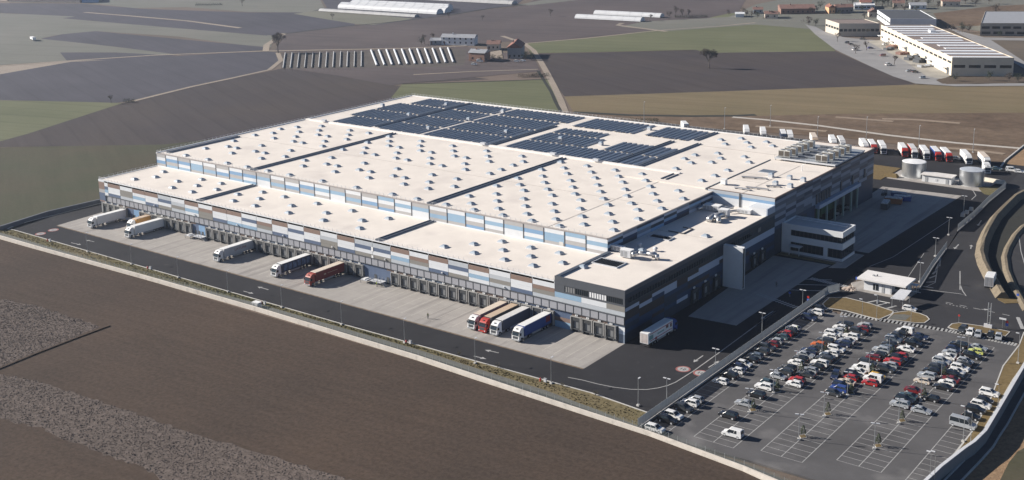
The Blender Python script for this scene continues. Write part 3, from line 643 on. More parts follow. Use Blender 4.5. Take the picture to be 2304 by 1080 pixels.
# roof railing: thin posts along the edges
rail = MB()
def railing(p, q, z, step=2.0, h=.9):
    p, q = Vector((*p,z)), Vector((*q,z)); n = int((q-p).length/step)
    for i in range(n+1):
        a = p.lerp(q,i/n); rail.box(a.x-.035,a.x+.035,a.y-.035,a.y+.035,z,z+h)
    rail.tube(p+Vector((0,0,h)), q+Vector((0,0,h)), .03, n=4); rail.tube(p+Vector((0,0,h*.5)), q+Vector((0,0,h*.5)), .022, n=4)
railing((XL+.2,.15),(X0-.5,.15),ZL+.15); railing((XL+.2,.4),(XL+.2,YW),ZL+.2); railing((XL+.2,YW+.4),(X0-.2,YW+.4),ZH+.15); railing((XL+.2,YW),(XL+.2,YB),ZH+.3); railing((XL+.2,YB),(-.3,YB),ZH+.35)
ro = rail.build('roof_railing', LGREY, wh); ro['kind'] = 'stuff'
# front facade: panels --------------------------------------------------
RW_ = [12.45,11.0,9.8,8.6,7.5]
pats = ['BWWN','GNWO','WBOO','BWLW','WGOG','BWWN','WNWW','WBOG','BWLG']
seqR = {0:'WBOG',1:'BWWN',2:'WGOG',3:'BWLW',4:'GNWO',5:'BWWN',6:'WBOG',7:'BWLG',8:'GNWO',9:'GNWO',10:'BWWN',11:'WGOO',12:'BWWN',13:'WNWW',14:'BWWN',15:'WBOG',16:'WNWL',17:'BWWL',18:'BWWN',19:'WBOO',20:'BWLW',21:'WGOG',22:'GNWO',23:'BWWN',24:'BWLW',25:'WOOG',26:'BWWN',27:'WNLW'}
for k in range(28):
    x1 = X0-.12-PITCH*k if k else X0-.14; x0 = max(X0-PITCH*(k+1), XL+.0) if k < 27 else XL+.0
    if k == 27: x0 = XL+3.7
    for r in range(4):
        c = seqR[k][r]
        if k and r and seqR[k][r-1] == c: pass
        part('cladding_panel', P_[c], (x0+.03, x1-.01 if k else x1, -.08+.012*((k+r)%2), .19, RW_[r+1]+.015, RW_[r]-.015))
    part('trim', P_['G' if k%2 else 'W'], (x0+.03,x1,-.06,.19,12.47,13.0))
for z0, z1, c in ((12.47,13.0,'W'),(9.6,12.45,'B'),(8.2,9.6,'T'),(5.2,8.2,'N'),(4.6,5.2,'B')): part('cladding_panel', P_[c], (XL,XL+3.68,-.07,.19,z0,z1-.02))
# lamps / camera on the facade
for k in (2,5,8,11,14,17,20,23): part('wall_lamp', LGREY, (X0-PITCH*k-2.6,X0-PITCH*k-2.1,-.5,-.1,7.9,8.2))
part('white_signs', WHITE, (-92.6,-91.8,-.16,-.09,9.6,11.0), (-92.6,-91.8,-.16,-.09,7.4,8.3))
# translucent screen band
part('band_ledge', DGREY, (XL+3.2,-.02,-.5,.19,7.38,7.48), (XL+3.2,-.02,-.45,.19,5.14,5.24))
scm = mat('translucent_screen', (.33,.335,.36), .35, var=.05, sc=1.2)
n = int((237-3.5)/2.72); scr = MB().box(.10,2.62,-.34,-.26,5.28,7.34).mesh('screen_panel', scm); scf = MB().box(-.05,.05,-.42,-.2,5.26,7.36).mesh('screen_mullion', DGREY)
for i in range(n): link('screen_panel', scr, wh, (-2.74-2.72*i, 0, 0)); link('screen_mullion', scf, wh, (-2.72*i-.06, 0, 0))
# strip with the dock number lamps, wall panels at the stair gaps
x = XL
k = 0
while x < -.1:
    b = min(x+11.58,-.02); c = 'NBMOBN'[k%6]; part('cladding_panel', P_[c], (x,b-.03,-.05,.19,4.45,5.12)); x = b; k += 1
for a, b in ((-98.3,-84.5),(-181.2,-174.2),(-220.4,-211.2)):
    part('cladding_panel', P_['N'], (a,(a+b)/2,-.06,.19,.0,4.42)); part('cladding_panel', P_['S' if a < -150 else 'N'], ((a+b)/2+.03,b,-.06,.19,0,4.42))
    for j in range(3):
        xx = a+1.2+j*(b-a-3.2)/2; part('door', DGREY, (xx,xx+1.1,-.12,-.06,.05,2.3))
for z0, z1, c in ((3.1,4.42,'N'),(1.9,3.08,'B'),(0,1.88,'L')): part('cladding_panel', P_[c], (-22.8,-17.4,-.06,.19,z0,z1))
for z0, z1, c in ((3.3,4.42,'W'),(2.4,3.28,'H'),(0,2.38,'M')): part('cladding_panel', P_[c], (-1.9,-.03,-.06,.19,z0,z1))
# corner block front
for x0, x1, c in ((X0-.12,-13.9,'L'),(-13.87,-5.8,'W'),(-5.77,0,'O')): part('cladding_panel', P_[c], (x0,x1,-.07,.24,8.75,10.2))
part('cladding_panel', P_['G'], (X0-.12,0,-.09,.24,7.52,8.7)); part('cladding_panel', P_['D'], (X0-.12,0,-.04,.24,10.22,10.66), (X0-.12,-19.45,-.04,.24,10.68,12.43), (-.55,0,-.04,.24,10.68,12.43))
def ribbon(x0, x1, y, z0, z1, n, glass, p=wh, name='window', axis='x', dep=.05):
    fr = MB(); d = .06
    if axis == 'x':
        for i in range(n+1): a = x0+(x1-x0)*i/n; fr.box(a-.05,a+.05,y-.08,y+.02,z0,z1)
        fr.box(x0-.05,x1+.05,y-.10,y+.02,z1,z1+.08).box(x0-.05,x1+.05,y-.10,y+.02,z0-.08,z0)
        f = fr.build(name, DGREY, p)
        for i in range(n):
            a = x0+(x1-x0)*i/n; MB().box(a+.06,x0+(x1-x0)*(i+1)/n-.06,y-.02,y+.05,z0,z1).build('pane', glass, f)
    else:
        for i in range(n+1): a = x0+(x1-x0)*i/n; fr.box(y-.02,y+.08,a-.05,a+.05,z0,z1)
        fr.box(y-.02,y+.1,x0-.05,x1+.05,z1,z1+.08).box(y-.02,y+.1,x0-.05,x1+.05,z0-.08,z0)
        f = fr.build(name, DGREY, p)
        for i in range(n):
            a = x0+(x1-x0)*i/n; MB().box(y-.05,y+.02,a+.06,x0+(x1-x0)*(i+1)/n-.06,z0,z1).build('pane', glass, f)
    return f
BLIND = mat('white_roller_blind', (.8,.8,.8), .6, var=.03); GREYGL = mat('grey_reflective_glass', (.25,.25,.25), .2, var=.1, sc=.8)
ribbon(-19.4,-16.1,.1,10.75,12.3,4,GREYGL); ribbon(-15.9,-11.7,.1,10.75,12.3,6,GLASS); ribbon(-11.5,-5.9,.1,10.75,12.3,7,BLIND); ribbon(-5.75,-.6,.1,10.75,12.3,8,GLASS)
# upper hall wall above the dock roof
pu = ['WLWTW','TSWLW','WTLTW','LWTSW','WSTLW','TLWWW','WLLTW','TWSTW']
random.seed(14)
for k in range(28):
    x1 = X0-PITCH*k-.14; x0 = X0-PITCH*(k+1)+.14 if k < 27 else XL+.05
    pt = pu[(k*3+k//4)%8]; n_ = 4; h = (ZH-.14-ZL)/n_
    for r in range(n_): part('cladding_panel', P_[pt[r]], (x0,x1,YW-.06+.01*(r%2),YW+.2,ZH-.14-h*(r+1)+.01,ZH-.14-h*r-.01))
    part('pilaster', DGREY, (x0-.28,x0,YW-.14,YW+.2,ZL,ZH-.13))
part('plinth', PAR, (XL,X0,YW-.2,YW-.07,ZL,ZL+.35))
part('door', mat('white_hatch',(.62,.60,.56),.5), (-40,-38.6,YW-.11,YW-.06,ZL+.35,ZL+1.6))
# hall side wall over the corner roof (in shade)
ys = [YW+.1+i*8.1 for i in range(9)]
pp = ['HKSUM','MHUKH','KSMHU','UHKSM']
for i in range(8):
    for r, (z0,z1) in enumerate(((17.4,18.15),(16.5,17.4),(15.5,16.5),(14.45,15.5))):
        part('cladding_panel', P_[pp[i%4][r]], (X0-.2,X0+.03+.01*(r%2),ys[i],min(ys[i+1]-.05,91.9),z0+.01,z1-.01))
# front of the high block: pale with one blue band
for z0, z1, c in ((18.05,19.18,'G'),(17.1,18.03,'S'),(14.4,17.08,'W')): part('cladding_panel', P_[c], (-24.3,-.2,91.93,92.1,z0,z1))
part('downpipe', DGREY, (-12.8,-12.3,91.7,91.93,14.4,19.1))
# light stair head on the corner roof
part('stair_head', P_['W'], (-6.4,-.35,86.2,91.9,14.4,17.0)); part('stair_head', P_['H'], (-.34,.03,86.2,91.9,14.76,17.0))
# right facade (in shade): rows of dark and pale panels
ym = [0.02,7.3,14.1,20.8,27.8,34.1,40.6,47.2,53.5,60.2,66.9,73.6,80.3,91.9]
rows = [(12.4,13.58),(11.2,12.4),(10.8,11.2),(9.75,10.8),(8.75,9.75),(7.6,8.75),(6.4,7.6),(5.2,6.4),(3.8,5.2),(2.7,3.8),(0.02,2.7)]
rp_ = [ 'KDKDHRRUKUK','KDDDRHRRUUK','KDDRHURRURU','DDDRHHUKKUK','KDDDRRUKUHK','DDKDRHKRUUK','KDDRHHURUKU','DDKDHHUUKUK','KDDDHRUUKUK','DDDKHRRUUKU','KDDDHHURUUK','DDKDHHUUKRK','KDDDHHUUKUK']
for i in range(13):
    for r, (z0,z1) in enumerate(rows):
        c = rp_[i][r].replace('D','X')  # X is the charcoal with this side's shade put into the colour
        while r+1 < len(rows) and False: pass
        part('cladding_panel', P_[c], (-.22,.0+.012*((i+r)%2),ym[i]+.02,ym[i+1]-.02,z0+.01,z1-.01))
ribbon(79.6,81.4,.05,10.9,12.3,2,GREYGL,axis='y'); ribbon(60,75,.05,10.9,12.3,12,GLASS,axis='y'); ribbon(2,52,.05,10.85,12.3,34,GLASS,axis='y')
# high block side, pale stripes
random.seed(3)
hy = [92.0,100.2,108.4,115.0,121.8,128.8,138.9,147,156,165,173,YB-.05]
hr = [(18.2,19.0),(17.2,18.2),(16.0,17.2),(14.8,16.0),(13.6,14.8),(12.4,13.6),(11.1,12.4),(9.7,11.1),(8.5,9.7)]
hp = ['NHMHMHNHU','MHMGHNHMU','NMHMNHMGN','MNHNMHHMU','HNMHNMHHN','MHNMHNMHM','NMHMNHMHR','MHNHMNHMH','HMNMHMNHR','MNHMNHHMH','NMHNMHMHR']
for i in range(11):
    for r, (z0,z1) in enumerate(hr): part('cladding_panel', P_[hp[i][r].lower()], (-.22,.01+.012*((i+r)%2),hy[i]+.02,hy[i+1]-.02,z0+.01,z1-.01))  # lower case keys are panel colours darkened for this shaded side
for i in range(5): part('cladding_panel', P_['KUXKU'[i]], (-.22,.0,92.1+i*6.4,92.1+(i+1)*6.4-.05,.02,8.48))
part('cladding_panel', P_['n'], (-.22,.0,163.1,YB,.02,8.48))
for y in (124.8,127.2,129.5,131.2,133.6,136,146.5,157.5,169.5): part('louvre', DGREY, (.0,.35,y,y+1.2,9.9,13.2))
# covered loading strip under the high block
GRNW = mat('dark_green_wall', (.06,.12,.055), .7, var=.1)
part('canopy_fascia', P_['H'], (-.2,1.6,124.6,163,8.3,9.6)); part('canopy_soffit', DGREY, (-6.4,-.2,124.7,162.8,8.25,8.38))
part('recess_wall', GRNW, (-6.48,-6.3,140.6,158.6,0,8.2)); part('recess_wall', P_['R'], (-6.48,-6.3,124.7,140.5,0,8.2))
for y in (126,133.5,141,148.6,156,162): part('column', mat('pale_green_column',(.30,.38,.34),.6), (.3,.9,y-.3,y+.3,0,8.3))
for y in (143,150,156.5): part('column', GRNW, (-6,-5.2,y-.4,y+.4,0,8.25))
# loading docks ---------------------------------------------------------
SHE = mat('dock_shelter_grey', (.30,.295,.285), .6, var=.08); SHD = mat('dock_curtain_dark', (.05,.053,.056), .8, var=.1); DLEAF = mat('dock_door_grey', (.17,.175,.18), .5, var=.08, sc=3)
sh = MB().box(-1.72,-1.45,-.75,-.05,.35,4.3).box(1.45,1.72,-.75,-.05,.35,4.3).box(-1.72,1.72,-.75,-.05,4.3,4.44).mesh('shelter', SHE)
cu = MB().box(-1.45,1.45,-.22,-.05,.3,4.3).box(-1.45,-.95,-.6,-.22,.9,4.3).box(.95,1.45,-.6,-.22,.9,4.3).box(-.95,.95,-.6,-.22,3.3,4.3).mesh('curtain', SHD)
lf = MB().box(-.95,.95,-.3,-.22,1.15,3.3).mesh('door_leaf', DLEAF)
bu = MB().box(-1.5,-1.0,-.95,-.05,.55,1.0).box(1.0,1.5,-.95,-.05,.55,1.0).box(-1.0,1.0,-.6,-.22,.75,1.05).mesh('bumper', DGREY)
sg = MB().box(-.42,.42,-.30,-.06,4.55,5.08).mesh('number_sign', WHITE)
dg = MB().box(-.16,-.06,-.32,-.30,4.66,4.96).box(.04,.2,-.32,-.30,4.66,4.72).box(.04,.2,-.32,-.30,4.9,4.96).box(.1,.16,-.32,-.30,4.72,4.9).mesh('digit', DGREY)
SHX = mat('shaded_dock_shelter', (.035,.04,.045), .7)  # shelter grey darkened to carry the shade of the right side
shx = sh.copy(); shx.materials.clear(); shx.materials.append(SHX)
def dock(x, y, rz=0):
    d = link('dock_door', shx if rz else sh, wh, (x,y,0), rz)
    for n_, m_ in (('curtain',cu),('door_leaf',lf),('bumper',bu),('number_sign',sg),('digits',dg)): link(n_, m_, d)
xs = [-82.5+3.86*i for i in range(16)]+[-82.5-3.86*i for i in range(4,24)]+[-82.5-3.86*i for i in range(26,34)]+[-82.5-3.86*i for i in range(36,40)]+[-15.4,-11.7,-7.95,-4.2]
for x in xs: dock(x, -.04)
for y in (37.6,44.4,51.0,76.8,82.6): dock(.06, y, R(90))
part('dock_base', mat('dock_base_dark',(.06,.062,.065),.8,var=.1), (-235.5,-17.2,-.055,.19,.02,4.43), (-17.35,-1.95,-.055,.19,.02,4.43))
# office wing, tower --------------------------------------------------------
OFW = mat('office_white_render', (.64,.65,.66), .6, var=.04)
of = thing('office_building', 'two storey white office wing with dark ribbon windows beside the shaded dock', 'office building', (0,97.3,0))
MB().box(.1,21,.1,10.6,-.1,.9).box(.1,21,0,10.6,3.9,6.0).box(.1,21,0,10.6,8.0,9.3).box(.1,3.2,0,10.6,.9,3.9).box(.1,3.2,0,10.6,6.0,8.0).box(14.6,16.0,0,1,.9,3.9).build('wall', OFW, of)
MB().box(3.2,20.7,.35,10.3,.9,3.9).box(3.2,20.7,.35,10.3,6.0,8.0).build('window_band', GLASS, of)
mu = MB()
for i in range(13): mu.box(3.4+i*1.42,3.5+i*1.42,.28,.36,6.0,8.0); mu.box(3.4+i*1.42,3.5+i*1.42,.28,.36,.9,3.9)
for i in range(6): mu.box(20.7,20.78,1+i*1.75,1.08+i*1.75,6.0,8.0).box(20.7,20.78,1+i*1.75,1.08+i*1.75,.9,3.9)
mu.build('window_mullions', DGREY, of)['kind'] = 'stuff'
MB().box(.1,21,0,.35,9.3,9.85).box(.1,21,10.25,10.6,9.3,9.85).box(20.65,21,.35,10.25,9.3,9.85).box(.1,.45,.35,10.25,9.3,9.85).build('parapet', OFW, of)
MB().box(.45,20.65,.35,10.25,9.3,9.42).build('roof', mat('office_roof_grey',(.45,.46,.47),.8,var=.08), of)
MB().box(1.5,19,7.8,8.6,9.4,9.75).build('roof_duct', LGREY, of)
MB().box(3.4,7.6,-2.4,.0,2.9,3.15).box(3.7,3.9,-2.2,-2.0,0,2.9).box(7.1,7.3,-2.2,-2.0,0,2.9).build('entrance_canopy', LGREY, of)
struct('grass_island', MB().prism([(.5,93.6),(19.5,93.2),(21.5,95.5),(8,96.6),(.5,96.6)], -.2, .12), GRASS)
struct('pavement', MB().prism([(.3,96.6),(21.3,96.4),(22.6,92.5),(20.4,90.0),(19.2,92.9),(19.6,95.6),(24,97),(24,108),(21.2,108),(21.2,97.2),(.3,97.2)][:0] or [(19.7,89.5),(24.2,92),(24.2,108),(21.2,108),(21.2,96.6),(.3,97),(.3,96.2),(20,95.6)], -.2, .14), CONC)
tw = thing('stair_tower', 'tall narrow white tower slab standing at the shaded dock wall', 'tower', (0,55.7,0))
MB().box(.1,6.35,0,1.6,0,12.75).build('wall', OFW, tw)
MB().box(6.35,6.42,.15,1.45,.2,12.6).build('glazing', GLASS, tw)
MB().box(6.42,6.6,0,.16,0,12.8).box(6.42,6.6,1.44,1.6,0,12.8).build('frame', OFW, tw)
MB().box(.1,.3,.2,1.4,12.75,13.1).box(.3,6.4,0,.2,12.75,13.05).box(.3,6.4,1.4,1.6,12.75,13.05).build('parapet', OFW, tw)
# ================================================================ CARS
PAINT = {'white':(.72,.72,.71),'black':(.016,.017,.02),'navy':(.02,.03,.07),'red':(.38,.025,.025),'maroon':(.16,.018,.022),'teal':(.05,.085,.10),'silver':(.42,.44,.46),
 'charcoal':(.06,.064,.07),'steel':(.13,.16,.20),'orange':(.55,.13,.03),'beige':(.55,.48,.40),'blue':(.03,.06,.22),'yellow':(.58,.34,.04),'lime':(.52,.56,.16)}
def paint(c):
    m = mat('car_paint_'+c, PAINT[c], .28, .0 if c not in ('silver','steel','charcoal') else .25, var=.03, spec=.5)
    m.node_tree.nodes['Principled BSDF'].inputs['Coat Weight'].default_value = .5; return m
PLATE = mat('number_plate', (.6,.6,.58), .5)
CARS_DIM = {'hatch':(3.95,1.72,1.46,.30,.95,.33,.60),'saloon':(4.55,1.80,1.43,.30,.93,.33,.64),'suv':(4.45,1.84,1.66,.34,1.08,.36,.68),'van':(4.7,1.86,1.95,.30,1.10,.34,.62),'minibus':(5.6,2.0,2.35,.36,1.25,.36,.66)}
wheel_me = {}
def car_parts(ty):
    L,W,H,z0,zb,wr,_ = CARS_DIM[ty]
    h = L/2
    # profile of the lower body along x (nose at +x), then a rounded-in top
    if ty == 'minibus': prof = [(-h,z0+.15),(-h,zb),(h-.95,zb),(h-.15,zb-.25),(h,z0+.35),(h-.05,z0)]; cab = [(-h+.03,-h+.12),(h-1.0,h-1.75)]
    elif ty == 'van': prof = [(-h,z0+.15),(-h,zb),(h-1.15,zb),(h-.22,zb-.22),(h,z0+.35),(h-.06,z0)]; cab = [(-h+.03,-h+.15),(h-1.1,h-1.85)]
    elif ty == 'suv': prof = [(-h,z0+.2),(-h+.04,zb),(h-1.25,zb),(h-.25,zb-.14),(h,z0+.4),(h-.08,z0)]; cab = [(-h+.06,-h+.42),(h-1.25,h-2.0)]
    elif ty == 'saloon': prof = [(-h,z0+.2),(-h+.05,zb-.06),(-h+.8,zb),(h-1.35,zb),(h-.3,zb-.18),(h,z0+.32),(h-.08,z0)]; cab = [(-h+.6,-h+1.35),(h-1.3,h-2.15)]
    else: prof = [(-h,z0+.2),(-h+.05,zb),(h-1.05,zb),(h-.25,zb-.18),(h,z0+.35),(h-.08,z0)]; cab = [(-h+.06,-h+.55),(h-1.05,h-1.8)]
    prof = prof+[(-h+.08,z0)]
    def loft(pr, wlo, whi, zlo, zhi):
        mb = MB(); n = len(pr); half = lambda z: (wlo+(whi-wlo)*(z-zlo)/max(zhi-zlo,.01))/2
        mb.add([(x,-half(z),z) for x,z in pr]+[(x,half(z),z) for x,z in pr], [tuple(range(n)), tuple(range(2*n-1,n-1,-1))]+[((i+1)%n,i,n+i,n+(i+1)%n) for i in range(n)]); return mb
    body = loft(prof, W, W-.14, z0, zb)
    rx0, rx1 = cab[0][1], cab[1][1]; bx0, bx1 = cab[0][0], cab[1][0]; wt = W-.46 if ty not in('van','minibus') else W-.26
    zt = H-.06
    gl = MB().add([(bx0,-(W-.16)/2,zb-.01),(bx1,-(W-.16)/2,zb-.01),(bx1,(W-.16)/2,zb-.01),(bx0,(W-.16)/2,zb-.01),(rx0,-wt/2,zt),(rx1,-wt/2,zt),(rx1,wt/2,zt),(rx0,wt/2,zt)],
        [(4,5,6,7),(0,1,5,4),(1,2,6,5),(2,3,7,6),(3,0,4,7)])
    rf = MB().frus(rx0-.06,rx1+.06,-wt/2-.03,wt/2+.03,zt-.02,H,.18,.25,.16,.16)
    # pillars in body colour
    def bar(a,b,r=.045): rf.tube(a,b,r,n=4)
    for s in (-1,1):
        y0, y1 = s*((W-.16)/2), s*(wt/2+.01)
        bar((bx1,y0,zb),(rx1,y1,zt)); bar((bx0,y0,zb),(rx0,y1,zt),.09 if ty in('van','minibus','suv') else .06); xm = (bx0+bx1)/2; bar((xm,y0+s*.01,zb),((rx0+rx1)/2,y1,zt),.04)
        if ty == 'van': rf.add([(bx0,y0,zb),(bx0+1.0,y0,zb),(rx0+.9,y1+s*.02,zt),(rx0,y1+s*.02,zt)], [(0,1,2,3) if s<0 else (3,2,1,0)])
    P = {'body':body.mesh('body',[]), 'glasshouse':gl.mesh('glasshouse',[GLASS]), 'roof':rf.mesh('roof',[])}
    wm = MB()
    n = 14
    an = [2*math.pi*i/n for i in range(n)]
    wm.add([(wr*math.cos(t),-.11,wr*math.sin(t)) for t in an]+[(wr*math.cos(t),.11,wr*math.sin(t)) for t in an], [tuple(range(n)),tuple(range(2*n-1,n-1,-1))]+[((i+1)%n,i,n+i,n+(i+1)%n) for i in range(n)], 0)
    wm.add([(wr*.62*math.cos(t),-.118,wr*.62*math.sin(t)) for t in an]+[(wr*.62*math.cos(t),.118,wr*.62*math.sin(t)) for t in an], [tuple(range(n)),tuple(range(2*n-1,n-1,-1))], 1)
    P['wheel'] = wm.mesh('wheel',[TYRE,LGREY])
    P['wpos'] = [(x,s*(W/2-.12),wr) for x in (-h+.78,h-.82) for s in (-1,1)]
    P['headlight'] = MB().frus(-.12,.06,-.2,.2,-.08,.08,.05,0,.05,.05).mesh('headlight',[LAMP]); P['tail_light'] = MB().box(-.05,.05,-.13,.13,-.14,.14).mesh('tail_light',[TAIL])
    P['hl'] = [(h-.14,s*(W/2-.34),zb-.30) for s in (-1,1)]; P['tl'] = [(-h+.02,s*(W/2-.24),zb-.2) for s in (-1,1)]
    P['mirror'] = MB().box(-.08,.08,-.09,.09,-.06,.08).mesh('mirror',[]); P['mp'] = [(bx1-.35,s*(W/2+.03),zb+.08) for s in (-1,1)]
    P['plate'] = MB().box(-.015,.015,-.26,.26,-.06,.06).mesh('number_plate',[PLATE]); P['pl'] = [(h+.0,0,z0+.22),(-h-.0,0,z0+.34)]
    return P
CP = {k: car_parts(k) for k in CARS_DIM}
tint = {}
def tinted(me, m):
    k = (me.name, m.name)
    if k not in tint:
        c = me.copy(); c.materials.clear(); c.materials.append(m); tint[k] = c
    return tint[k]
NAMES = {'hatch':'parked_car','saloon':'parked_car','suv':'parked_car','van':'parked_van','minibus':'parked_minibus'}
def car(x, y, rz, ty, col, label, group='cars parked in the car park', roofcol=None):
    P = CP[ty]; m = paint(col)
    t = thing(NAMES[ty], label, 'van' if ty == 'van' else 'minibus' if ty == 'minibus' else 'car', (x,y,.012), rz, group)
    link('body', tinted(P['body'],m), t); link('glasshouse', P['glasshouse'], t); link('roof', tinted(P['roof'], paint(roofcol) if roofcol else m), t)
    for p in P['wpos']: link('wheel', P['wheel'], t, p)
    for p in P['hl']: link('headlight', P['headlight'], t, p)
    for p in P['tl']: link('tail_light', P['tail_light'], t, p)
    for p in P['mp']: link('mirror', tinted(P['mirror'],m), t, p)
    for p in P['pl']: link('number_plate', P['plate'], t, p)
    return t

